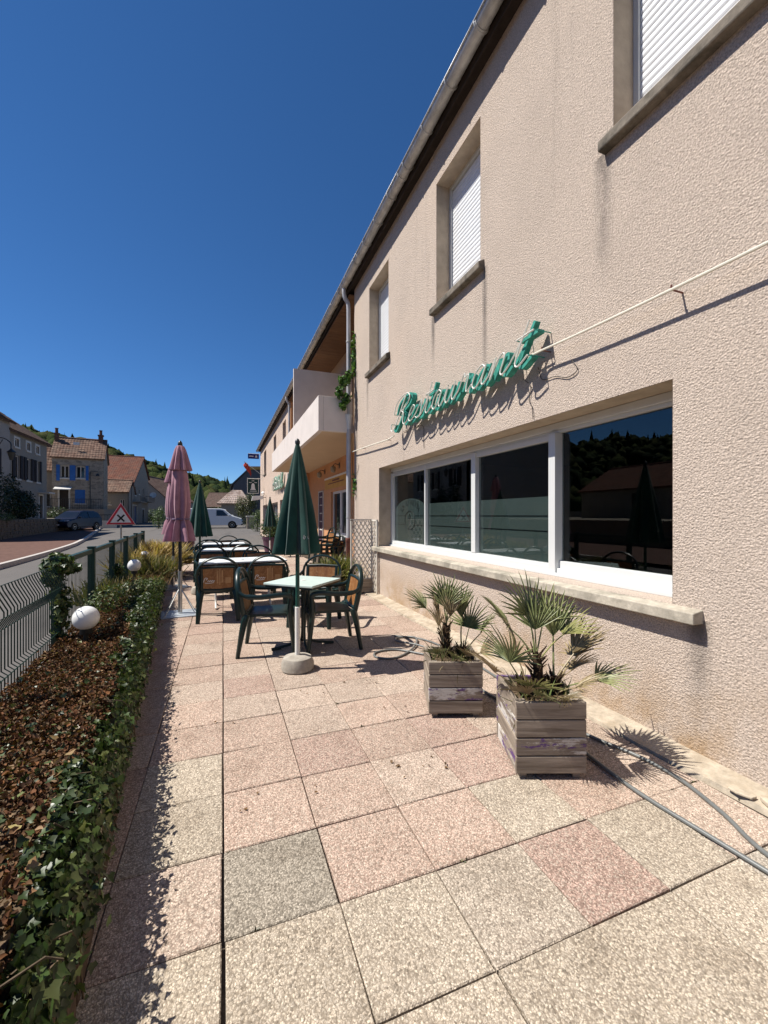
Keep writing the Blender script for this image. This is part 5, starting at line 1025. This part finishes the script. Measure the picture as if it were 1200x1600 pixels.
def house(name, label, loc, rz, w, dep, h, rh, mat, tile, wins, roof='side', peak=.5, over=.3, h2=None, base=0):
    """facade on local y=0 looking to -y, x from 0 to w; wins = (x0, x1, z0, z1, kind, colour)"""
    t = thing(name, label, 'house', loc, rz); f = lambda u, v, d: (u, d, v); hr = h2 if h2 is not None else h
    m = MB(); wall(m, f, 0, w, base - .6, min(h, hr), [o[:4] for o in wins], .3, back=False)
    if roof == 'side':
        for x in (0, w): m.add([(x, .003, base - .6), (x, dep, base - .6), (x, dep, h), (x, dep/2, rh), (x, .003, h)], [(0,1,2,3,4)])
        m.quad((0, dep, base-.6), (w, dep, base-.6), (w, dep, h), (0, dep, h))
    else:
        for y in (0, dep): m.add([(0, y, min(h, hr)), (w, y, min(h, hr)), (w, y, hr), (w*peak, y, rh), (0, y, h)], [(0,1,2,3,4)])
        m.quad((0, .003, base-.6), (0, dep, base-.6), (0, dep, h), (0, .003, h)); m.quad((w, .003, base-.6), (w, dep, base-.6), (w, dep, hr), (w, .003, hr)); m.quad((0, dep, base-.6), (w, dep, base-.6), (w, dep, h), (0, dep, h))
    m.build('wall', mat, t); m = MB(); o = over
    if roof == 'side':
        s = (rh - h) / (dep/2); roof_plane(m, (-.15, -o, h - s*o), (w + .15, -o, h - s*o), (w + .15, dep/2, rh), (-.15, dep/2, rh)); roof_plane(m, (w + .15, dep + o, h - s*o), (-.15, dep + o, h - s*o), (-.15, dep/2, rh), (w + .15, dep/2, rh))
        m.tube([(-.16, dep/2, rh + .06), (w + .16, dep/2, rh + .06)], .11, 8)
    else:
        x = w*peak; s1 = (rh - h)/x; s2 = (rh - hr)/(w - x); roof_plane(m, (-o, dep, h - s1*o), (-o, -.2, h - s1*o), (x, -.2, rh), (x, dep, rh)); roof_plane(m, (w + o, -.2, hr - s2*o), (w + o, dep, hr - s2*o), (x, dep, rh), (x, -.2, rh))
        m.tube([(x, -.2, rh + .06), (x, dep, rh + .06)], .11, 8)
    r = m.build('roof', tile, t)
    for x0, x1, z0, z1, kind, colr in wins:
        e = .07; m = MB()
        if kind == 'door':
            m.box(x0, x1, .14, .2, z0, z1); d = m.build('door', colr, t); MB().box(x0 + .08, x0 + .12, .10, .139, (z0+z1)/2, (z0+z1)/2 + .03).build('handle', DARKMET, d); m = MB(); m.box(x0 - .14, x0 - .002, -.02, .1, z0, z1 + .14); m.box(x1 + .002, x1 + .14, -.02, .1, z0, z1 + .14); m.box(x0, x1, -.02, .1, z1 + .002, z1 + .14); m.build('door_frame', CREAMW, t); continue
        if kind == 'shut': m.box(x0, x1, .02, .07, z0, z1); m.build('shutter', colr, t); MB().box(x0 - .1, x1 + .1, -.06, .1, z0 - .12, z0 - .004).build('sill', CREAMW, t); continue
        m.box(x0, x0+e, .1, .16, z0, z1); m.box(x1-e, x1, .1, .16, z0, z1); m.box(x0+e, x1-e, .1, .16, z1-e, z1); m.box(x0+e, x1-e, .1, .16, z0, z0+e); m.box((x0+x1)/2 - .04, (x0+x1)/2 + .04, .1, .16, z0+e, z1-e)
        wn_ = m.build('window', CREAMW, t); MB().box(x0+e, x1-e, .125, .135, z0+e, z1-e).build('pane', DARKGLASS, wn_); MB().box(x0 - .1, x1 + .1, -.06, .1, z0 - .12, z0 - .004).build('sill', CREAMW, t)
        if kind == 'surround': m = MB(); m.box(x0 - .16, x0 - .003, -.02, .1, z0 - .003, z1 + .15); m.box(x1 + .003, x1 + .16, -.02, .1, z0 - .003, z1 + .15); m.box(x0, x1, -.02, .1, z1 + .003, z1 + .15); m.build('surround', CREAMW, t)
        if kind == 'open':
            sw = (x1 - x0) * .52
            for a, b in ((x0 - sw, x0 - .02), (x1 + .02, x1 + sw)): MB().box(a, b, -.06, -.012, z0 - .02, z1 + .04).build('shutter', colr, t)
    return t, r
def chimney(t, x, y, z0, z1, w=.55, mat=BRICKCH):
    m = MB(); m.box(x - w/2, x + w/2, y - w/2, y + w/2, z0, z1); m.box(x - w/2 - .06, x + w/2 + .06, y - w/2 - .06, y + w/2 + .06, z1 + .002, z1 + .12); c = m.build('chimney', mat, t)
    m = MB(); m.M = Matrix.Translation((x, y, z1 + .12)); m.lathe([(.14, 0), (.12, .4), (.15, .42), (.15, .5)], 10); m.build('chimney_pot', mat, c)
# house 1: long shuttered facade parallel to the road
XH = -13.0; Hy0 = 33.7; g = lambda px, py: ray_y(px, py, (XH, 0, 0), (1, 0, 0))
def box_on(px0, px1, py0, py1, pyc=None):
    a = g(px0, py0); b = g(px1, py1); return a.y - Hy0, b.y - Hy0
wins = []
for x0, x1 in ((23, 31), (41, 48.5), (56.5, 61.5)): a, b = box_on(x0, x1, 0, 0); wins.append((a, b, 3.95, 5.5, 'open', DKSHUT))
for x0, x1 in ((23, 29.5), (41.5, 47), (56, 61)): a, b = box_on(x0, x1, 0, 0); wins.append((a, b, 6.08, 6.62, 'surround', CREAMW))
wins.append((*box_on(61.5, 66.5, 0, 0), 1.25, 2.95, 'door', DOORDK)); wins.append((*box_on(30, 40, 0, 0), 1.9, 3.1, 'shut', DKSHUT))
h1, r1 = house('townhouse', 'long grey rendered house with dark shutters facing the road', (XH, Hy0, 0), R(90), 6.75, 9, 7.2, 10.4, HRENDER, TILE_DK, wins, base=1.2)
m = MB(); m.box(*box_on(59, 69, 0, 0), -.7, .0, 3.12, 3.22); m.build('porch_slab', CREAMW, h1); chimney(h1, 1.2, 4.2, 9.4, 11.3, .8)
h1b, _ = house('townhouse', 'paler rendered house at the left picture edge with an iron lamp bracket', (XH + .25, 29.6, 0), R(90), 4.05, 9, 7.6, 11.0, m_stucco('pale_render', (.36, .335, .30), grain=.5), TILE_DK, [(1.3, 2.3, 4.0, 5.5, 'open', DKSHUT), (1.4, 2.3, 1.25, 3.1, 'door', DOORDK)], base=1.2)
chimney(h1b, 3.3, 3.2, 8.6, 11.9, .9)
p = ray_y(-14, 703, (XH + .25, 0, 0), (1, 0, 0)); t = thing('street_lantern', 'black iron lantern on a scrolled bracket at the left picture edge', 'lantern', (XH + .25, p.y, p.z)); m = MB(); m.tube(spline([(0, 0, .6), (.5, 0, .75), (.9, 0, .5), (.95, 0, .1)], 5), .03, 6); m.tube(spline([(0, 0, -.1), (.3, 0, .2), (.55, 0, .65)], 4), .022, 6); m.box(-.02, .0, -.05, .05, -.2, .8); m.build('bracket', DARKMET, t)
m = MB(); m.M = Matrix.Translation((.95, 0, -.55)); m.lathe([(.08, 0), (.2, .45), (.26, .46), (.08, .62), (.02, .7)], 6); m.build('lamp', DARKMET, t)
# house 2: blue shutters
A2 = Vector((-15.25, 48.7, 0)); e2 = Vector((.99, .14, 0)).normalized(); n2 = Vector((-e2.y, e2.x, 0)) * -1; rz2 = math.atan2(e2.y, e2.x)
def on2(px, py): p = ray_y(px, py, A2, n2); return (p - A2).dot(e2), p.z
wins = []
for a, b, c, d, kd, cl_ in ((94.5, 108, 727, 747, 'win', CREAMW), (119, 133, 728.5, 747.5, 'win', CREAMW), (93, 107, 764, 796, 'door', DOORDK), (117, 133, 765, 786.5, 'shut', BLUE)):
    x0, z1 = on2(a, c); x1, z0 = on2(b, d); wins.append((x0, x1, z0, z1, kd, cl_))
wW = on2(161.5, 715)[0]; hE = on2(120, 713.5)[1]; hR = hE + 2.05
h2_, r2 = house('townhouse', 'old stone house with bright blue shutters across the road', A2, rz2, wW, 4.8, hE, hR, HSTONE, TILE, wins, base=2.05, over=.2)
for a, b, c, d in ((88, 93.6, 726, 751), (109, 118, 727, 751), (134, 138.5, 728, 751)):
    x0, z1 = on2(a, c); x1, z0 = on2(b, d); MB().box(x0, x1, -.07, -.012, z0, z1).build('shutter', BLUE, h2_)
x0, z1 = on2(86, 760.5); x1, _ = on2(112.5, 760.5); m = MB(); m.prism([(-1.0, z1 - .32), (-1.0, z1 - .24), (0, z1 + .02), (0, z1 - .06)], 'x', x0, x1); m.build('door_canopy', SGNWHITE, h2_)
chimney(h2_, .05, 2.0, hE, hR + .3, .32); chimney(h2_, wW - .4, 2.2, hE + .6, hR + .45, .4); x0, z0 = on2(117.5, 699); MB().box(x0 - .25, x0 + .25, .72, .8, z0 + .35, z0 + .62).build('skylight', SGNWHITE, r2)
m = MB(); m.tube([(on2(141, 800)[0], -.06, 2.0), (on2(141, 800)[0], -.06, on2(141, 737)[1]), (on2(153, 800)[0], -.3, on2(141, 737)[1])], .035, 6); m.build('wall_pipe', DARKMET, h2_)
m = MB(); x0, z0 = on2(153, 742); m.M = Matrix.Translation((x0, -.3, z0 - .1)); m.lathe([(.18, -.05), (.12, .12), (.05, .2)], 10); m.build('street_light', DARKMET, h2_)
rl = thing('iron_railing', 'low iron railing in front of the blue-shuttered house', 'railing', (-14.0, 47.2, 2.05)); a = Vector((-17.0, 46.75, 2.05)); b = Vector((-10.9, 47.5, 2.05)); m = MB(); m.bar(a + Vector((0,0,.95)), b + Vector((0,0,.95)), .04, .04); m.bar(a + Vector((0,0,.12)), b + Vector((0,0,.12)), .03, .03); m.build('rail', DARKMET, rl, world=True)
m = MB().box(-.012, .012, -.012, .012, 0, .95).mesh('baluster', DARKMET)
for k in range(46): inst(m, 'baluster', rl, a.lerp(b, k/45) - wloc(rl))
# connecting strip of roof between houses 1 and 2
h12, _ = house('outbuilding', 'narrow tiled outbuilding squeezed between the shuttered house and the blue-shuttered one', A2 - e2*2.9 + Vector((0, 1.0, 0)), rz2, 2.88, 4, 6.1, 8.4, HRENDER2, TILE, [(1.6, 2.5, 2.3, 3.6, 'win', CREAMW)], base=1.9)
# house 3: gabled barn with big red roof
X3 = -10.2; g3 = lambda px, py: ray_y(px, py, (X3, 0, 0), (1, 0, 0)); y3 = g3(206, 800).y; w3 = g3(231.5, 800).y - y3; hl, hrr, hp = g3(206, 756).z, g3(231, 747).z, g3(223.3, 715).z; pk = (g3(223.3, 715).y - y3) / w3
wins = []
for a, b, c, d, kd, cl_ in ((210, 212.3, 760, 774, 'win', CREAMW), (223, 225.3, 763, 784, 'win', DKSHUT), (216, 218, 765, 772, 'win', CREAMW), (207.5, 213.5, 790, 819, 'door', BLUE), (222, 225.5, 796, 819, 'door', DOORDK)):
    p0, p1 = g3(a, c), g3(b, d); wins.append((p0.y - y3, p1.y - y3, p1.z, p0.z, kd, cl_))
wins = [w for w in wins if w[3] < min(hl, hrr) - .05 or True]
h3, r3 = house('barn_house', 'tall stone barn house with a big red tiled roof and gable', (X3, y3, 0), R(90), w3, 6.0, hl, hp, HRENDER2, TILE_RED, [w for w in wins if w[3] < min(hl, hrr)], roof='front', peak=pk, over=.35, h2=hrr, base=.4)
for a, b in ((207, 217), (221.5, 231)):
    p0, p1 = g3(a, 775), g3(b, 784.5); m = MB(); m.box(p0.y - y3, p1.y - y3, -.9, -.02, p1.z - .12, p1.z); bl = m.build('balcony', HRENDER2, h3); m = MB()
    for k in range(9): m.tube([(p0.y - y3 + (p1.y - p0.y)*k/8, -.86, p1.z), (p0.y - y3 + (p1.y - p0.y)*k/8, -.86, p0.z)], .02, 4)
    m.bar((p0.y - y3, -.86, p0.z), (p1.y - y3, -.86, p0.z), .05, .05); m.build('balustrade', DARKMET, bl)
m = MB(); m.box(w3*.16, w3*.30, 4.4, 5.4, hl + .4, hl + 2.2); dm = m.build('dormer', BRICKCH, h3); MB().box(w3*.155 - .03, w3*.16 - .003, 4.5, 5.3, hl + 1.5, hl + 2.2).build('dormer_window', SGNWHITE, dm)
lt, _ = house('lean_to', 'low lean-to with small window joined to the red-roofed barn house', (-12.55, y3 - 1.9, 0), 0, 2.3, 4, 4.3, 5.6, HRENDER2, TILE, [(1.5, 1.95, 2.3, 3.3, 'win', CREAMW), (.3, .6, 2.7, 3.0, 'win', DKSHUT)], base=.4)
# low white garden wall by the parked car
t = thing('garden_wall', 'low pale garden wall with dark railing behind the parked car', 'wall', (-11.4, 45.1, .3)); m = MB(); m.bar((-13.6, 45.2, .62), (-9.2, 45.0, .62), .25, .7); m.build('wall', CREAMW, t, world=True); m = MB(); m.bar((-13.6, 45.2, 1.5), (-9.2, 45.0, 1.5), .05, .06)
for k in range(20): q = Vector((-13.6, 45.2, .97)).lerp(Vector((-9.2, 45.0, .97)), k/19); m.tube([q, q + Vector((0, 0, .53))], .015, 4)
m.build('railing', DARKMET, t, world=True)
# houses farther on
h4, _ = house('cottage', 'cottage with plain brown roof and satellite dish beyond the barn house', (-8.6, 78, 0), R(75), 12, 9, 4.2, 8.2, HRENDER, TILE, [(2, 3, 1.3, 2.6, 'open', DKSHUT)], base=.4)
t = thing('satellite_dish', 'white satellite dish on the wall beyond the red-roofed barn house', 'satellite dish', (-9.2, 66.9, 4.3)); m = MB(); m.M = Matrix.Rotation(R(70), 4, 'X'); m.lathe([(.02, .0), (.25, .03), (.42, .1), (.42, .115), (.02, .02)], 20); m.build('dish', SGNWHITE, t, smooth=True); MB().tube([(0, .0, 0), (-.3, .3, -.2), (-1.02, .32, -.2)], .03, 6).build('arm', DARKMET, t)
h5, _ = house('cottage', 'long low house with dark brown roof behind the white van', tuple(px_at(318, 818, 88)[:2]) + (0,), R(-14), 13, 9, 3.4, 6.4, HRENDER2, TILE_DK, [(3, 4.2, 1.3, 2.6, 'open', DKSHUT), (8, 9.2, 1.3, 2.6, 'open', DKSHUT)], base=.4)
# grey clad barn
YB = 62.0; gb = lambda px, py: ray_y(px, py, (0, YB, 0), (0, 1, 0)); bn = thing('grey_barn', 'grey clad barn with orange-edged gable beyond the hotel', 'building', (gb(400, 800).x, YB, .4)); P = [gb(*q) for q in ((365, 822), (365, 757), (389, 733), (412, 733), (440, 757), (440, 822))]
m = MB(); m.prism([(p.x, p.z if i not in (0, 5) else 0) for i, p in enumerate(P)], 'y', YB, YB + 14); m.build('wall', CLAD, bn, world=True)
x = P[0].x + .3
while x < P[4].x - .2: zt = P[1].z + (P[2].z - P[1].z) * min(1, (x - P[0].x)/(P[2].x - P[0].x)) if x < P[2].x else P[2].z; MB().box(x, x + .06, YB - .03, YB - .001, .2, zt - .25).build('cladding_rib', CLAD, bn, world=True); x += .5
m = MB(); m.bar((P[2].x - .1, YB - .15, P[2].z + .1), (P[3].x, YB - .15, P[3].z + .1), .3, .35); m.build('fascia', YELLOW, bn, world=True); m = MB(); m.bar((P[2].x - .1, YB - .16, P[2].z + .33), (P[3].x, YB - .16, P[3].z + .33), .34, .1); m.build('coping', SGNWHITE, bn, world=True)
m = MB(); m.bar((P[1].x - .3, YB + 6.9, P[1].z - .05), (P[2].x, YB + 6.9, P[2].z + .12), 14.3, .14); m.build('roof', CLAD, bn, world=True)
# small hipped shed
p = px_at(366, 822, 52); sh = thing('tiled_shed', 'small shed with pale banded hipped roof left of the conifer shrub', 'shed', (p.x, p.y, .35)); MB().box(-1.5, 1.6, 0, 3, -.3, 2.6).build('wall', HRENDER2, sh)
m = MB(); ap = [(-.2, 1.4, 4.3), (.9, 1.4, 4.3)]; c4 = [(-2.0, -.4, 2.55), (2.0, -.4, 2.55), (2.0, 3.4, 2.55), (-2.0, 3.4, 2.55)]; roof_plane(m, c4[0], c4[1], ap[1], ap[0], .3, .4); roof_plane(m, c4[1], c4[2], ap[1], ap[1], .3, .4); roof_plane(m, c4[3], c4[0], ap[0], ap[0], .3, .4); roof_plane(m, c4[2], c4[3], ap[0], ap[1], .3, .4); m.build('roof', m_tile('pale_tile', (.36, .26, .21), (.52, .42, .36)), sh)
p = px_at(391, 826, 41); t = thing('gate_pillar', 'pale stone gate pillar between the bushes beyond the terrace', 'pillar', (p.x, p.y, ground_z(p.y) - .06)); MB().box(-.32, .32, -.32, .32, 0, 1.12).build('shaft', HSTONE, t, bevel=.02); MB().box(-.38, .38, -.38, .38, 1.122, 1.25).build('cap', CREAMW, t, bevel=.02)
# houses seen only in the window reflections: across the street to the left
house('cottage', 'red-roofed cottage across the street, seen only as a reflection in the dining-room window', (-24, 12.0, 0), R(90), 9, 8, 3.7, 6.0, HRENDER, TILE_RED, [(2, 3, 2.2, 3.3, 'open', DKSHUT)], base=1.2)
house('cottage', 'second red-roofed cottage farther up the street, seen only as a reflection', (-27, 22.5, 0), R(90), 9, 8, 3.9, 6.1, HRENDER, TILE_RED, [(2, 3, 2.2, 3.3, 'open', DKSHUT)], base=1.2)
# stone retaining wall with single stones
sw = thing('stone_wall', 'old rubble stone wall holding up the gardens on the left', 'wall', (-12.0, 29, 0)); MB().box(-12.28, -12.02, 12, 45.6, -.1, 1.2).build('mortar_core', MORTAR, sw, world=True)
SM = []
for k in range(5):
    rr = random.Random(20 + k); m = MB(); b = [(-.5 + rr.uniform(0, .1), -.5 + rr.uniform(0, .14)), (.5 - rr.uniform(0, .1), -.5 + rr.uniform(0, .14)), (.5 - rr.uniform(0, .1), .5 - rr.uniform(0, .14)), (-.5 + rr.uniform(0, .1), .5 - rr.uniform(0, .14))]; m.prism(b, 'x', -.06, .05); SM.append(m.build('stone', GARDENSTONE, sw, bevel=.012))
rr = random.Random(9); z = .0; cnt_ = 0
for row in range(5):
    hh = .235; y = 23.5 + rr.uniform(0, .3)
    while y < 45 and cnt_ < 295:
        L_ = rr.uniform(.28, .62); o = SM[cnt_] if cnt_ < 5 else inst(SM[rr.randrange(5)].data, 'stone', sw, src=SM[0]); o.location = Vector((-12.0 + rr.uniform(-.015, .02), y + L_/2, .02 + row*hh + hh/2)) - wloc(sw); o.scale = (1, L_ - .02, hh - .02); cnt_ += 1; y += L_
# trees and shrubs across the street
CON = [(.012,.026,.010), (.02,.038,.014), (.03,.05,.018)]
for k, (x, y, zz, h, r, lab) in enumerate([(-12.75, 31.3, 1.2, 3.4, 1.1, 'dark conifer shrub above the stone wall at the left picture edge'), (-12.75, 33.5, 1.2, 2.9, 1.0, 'dark rounded conifer beside the one at the left picture edge'), (-12.7, 35.6, 1.2, 2.0, .9, 'lowest dark conifer, sloping down towards the house door')]):
    leaf_thing('conifer_shrub', lab, 'shrub', [((x, y, zz + h*.35), (r, r*1.1, h*.4)), ((x, y, zz + h*.7), (r*.65, r*.75, h*.3))], 2200, .16, CON, 'oval', stem=[(x, y, zz), ([(x, y, zz), (x, y, zz + h*.4)], .09)], group='dark conifers above the stone wall')
p = px_at(6, 805, 24.5); leaf_thing('low_shrub', 'pale green low shrub on top of the stone wall at the left edge', 'shrub', [((p.x, p.y, 1.35), (.5, .9, .3))], 700, .08, [(.06,.10,.03), (.10,.14,.05)])
p = px_at(93, 797, 38.5); leaf_thing('low_shrub', 'rounded shrub in front of the blue-shuttered house door', 'shrub', [((p.x, p.y, 1.5), (.9, .8, .8)), ((p.x - .8, p.y, 1.2), (.8, .8, .7))], 1500, .13, [(.04,.07,.02), (.07,.10,.03)], stem=[(p.x, p.y, .2), ([(p.x, p.y, .2), (p.x, p.y, 1.2)], .06)])
p = px_at(248, 800, 40); leaf_thing('low_shrub', 'green roadside shrub just left of the pink parasol', 'shrub', [((p.x, p.y, 1.1), (.7, .7, 1.0)), ((p.x + .2, p.y, 1.9), (.4, .4, .5))], 1300, .11, [(.06,.10,.03), (.10,.14,.05)], stem=[(p.x, p.y, .1), ([(p.x, p.y, .05), (p.x, p.y, 1.2)], .05)])
p = px_at(240, 806, 62); leaf_thing('low_shrub', 'dark hedge shrub below the satellite dish', 'shrub', [((p.x, p.y, 1.3), (1.8, 1.2, 1.2))], 1300, .2, DKG, stem=[(p.x, p.y, .4), ([(p.x, p.y, .4), (p.x, p.y, 1.2)], .05)])
p = px_at(386, 800, 45); leaf_thing('bushy_tree', 'bushy yellow-green conifer shrub in front of the grey barn', 'tree', [((p.x, p.y, 1.9), (1.25, 1.1, 1.7)), ((p.x + .4, p.y, 3.0), (.8, .8, 1.0)), ((p.x - .6, p.y, 2.5), (.7, .7, 1.1))], 3200, .16, [(.07,.08,.02), (.10,.10,.03), (.05,.06,.018)], stem=[(p.x, p.y, .2), ([(p.x, p.y, .15), (p.x, p.y, 2.0)], .1)])
p = px_at(402, 812, 36); leaf_thing('low_shrub', 'light green shrub at the far hotel corner beyond the pillar', 'shrub', [((p.x, p.y, .9), (.75, .7, .95)), ((p.x + .3, p.y, 1.5), (.5, .5, .6))], 1500, .10, [(.08,.12,.03), (.12,.16,.05), (.05,.08,.02)], stem=[(p.x, p.y, .1), ([(p.x, p.y, .02), (p.x, p.y, 1.0)], .05)])
p = px_at(434, 820, 20); leaf_thing('low_shrub', 'shrub against the far hotel windows behind the small green parasol', 'shrub', [((2.2, 19.6, .95), (.35, 1.1, .7))], 1300, .075, [(.06,.10,.03), (.10,.14,.05)], stem=[(2.2, 19.6, 0), ([(2.2, 19.6, -.02), (2.2, 19.6, .8)], .04)])
p = px_at(340, 800, 58); leaf_thing('low_shrub', 'dark shrubs behind the white van', 'shrub', [((p.x, p.y, 1.4), (3.2, 1.2, 1.3)), ((p.x + 1.5, p.y, 2.0), (1.2, 1.0, 1.2))], 2200, .2, DKG, stem=[(p.x, p.y, .4), ([(p.x, p.y, .4), (p.x, p.y, 1.4)], .08)])

# ------------------------------------------------------------------ wooded hills round the valley
EL = [(-180, .07), (-130, .10), (-100, .135), (-60, .150), (-30, .152), (-20, .150), (-13, .128), (-8, .098), (-3.6, .078), (1.3, .060), (12, .045), (60, .05), (120, .06), (180, .07)]
def elev(th): return float(np.interp(th, [e[0] for e in EL], [e[1] for e in EL]))
def hill_z(th, r):
    R0, R1 = 150, 440; t_ = min(1, max(0, (r - R0) / (R1 - R0))); s = t_*t_*(3 - 2*t_); top = (elev(th) * R1 - 6) * (1 + .05*noise.noise((th*.11, 0, 3)))
    return -.2 + top * s * (1 if r <= R1 else 1 + .04*(r - R1)/300) + 5 * t_ * noise.noise((th*.25, r*.012, 1))
ths = np.arange(-180, 181, 3.0); rs_ = [140, 170, 200, 240, 280, 320, 360, 400, 440, 600, 900]
V = [(r*math.sin(R(th)), r*math.cos(R(th)), hill_z(th if th < 180 else -180, r)) for th in ths for r in rs_]; n = len(rs_)
mb = MB(); mb.add(V, [(i*n+j, i*n+j+1, (i+1)*n+j+1, (i+1)*n+j) for i in range(len(ths)-1) for j in range(n-1)]); tag(mb.build('hills', plain('forest_floor', (.03, .042, .016), .95, .05, var=.3, scale=.05), smooth=True), kind='structure')
def ico(sub):
    b = bmesh.new(); bmesh.ops.create_icosphere(b, subdivisions=sub, radius=1); V = np.array([v.co[:] for v in b.verts]); b.verts.ensure_lookup_table(); F = np.array([[v.index for v in f.verts] for f in b.faces]); b.free(); return V, F
def crowns(N_, th0, th1, r0, r1, sub):
    V0, F0 = ico(sub); th = RNG.uniform(th0, th1, N_); r = np.sqrt(RNG.uniform(r0**2, r1**2, N_)); VV, CC = [], []
    base = np.array([(.045,.062,.018), (.032,.048,.015), (.06,.075,.022), (.024,.038,.016), (.075,.08,.028)])
    for i in range(N_):
        s = RNG.uniform(3.2, 6.2); con = RNG.random() < .05; sz = np.array((s*.55, s*.55, s*1.7)) if con else np.array((s, s, s*RNG.uniform(.9, 1.25))); q = RNG.random()*10
        nz = 1 + .22*np.sin(V0[:,0]*5 + q)*np.sin(V0[:,1]*5.5 + q*2)*np.sin(V0[:,2]*5 + q*3) + RNG.normal(0, .09, len(V0))
        v = V0 * nz[:, None] * sz; 
        if con: v[:, :2] *= np.clip(1 - V0[:, 2:3], .08, 1.2)
        VV.append(v + (r[i]*math.sin(R(th[i])), r[i]*math.cos(R(th[i])), hill_z(th[i], r[i]) + sz[2]*.62)); c = base[3] if con else base[RNG.integers(0, 5)]; CC.append(np.tile(c * RNG.uniform(.75, 1.25), (len(V0), 1)))
    FF = (F0[None] + (np.arange(N_)*len(V0))[:, None, None]).reshape(-1, 3); return np.vstack(VV), FF, np.vstack(CC)
V1, F1, C1 = crowns(1900, -32, 8, 190, 452, 3 if False else 2); V2, F2, C2 = crowns(2600, -135, -30, 175, 452, 1)
me = fast_mesh('forest', np.vstack([V1, V2]), np.vstack([F1, F2 + len(V1)]), FOREST, np.vstack([C1, C2])); tag(obj('forest', me), 'wooded hillside closing the valley behind the village', 'forest', kind='stuff')
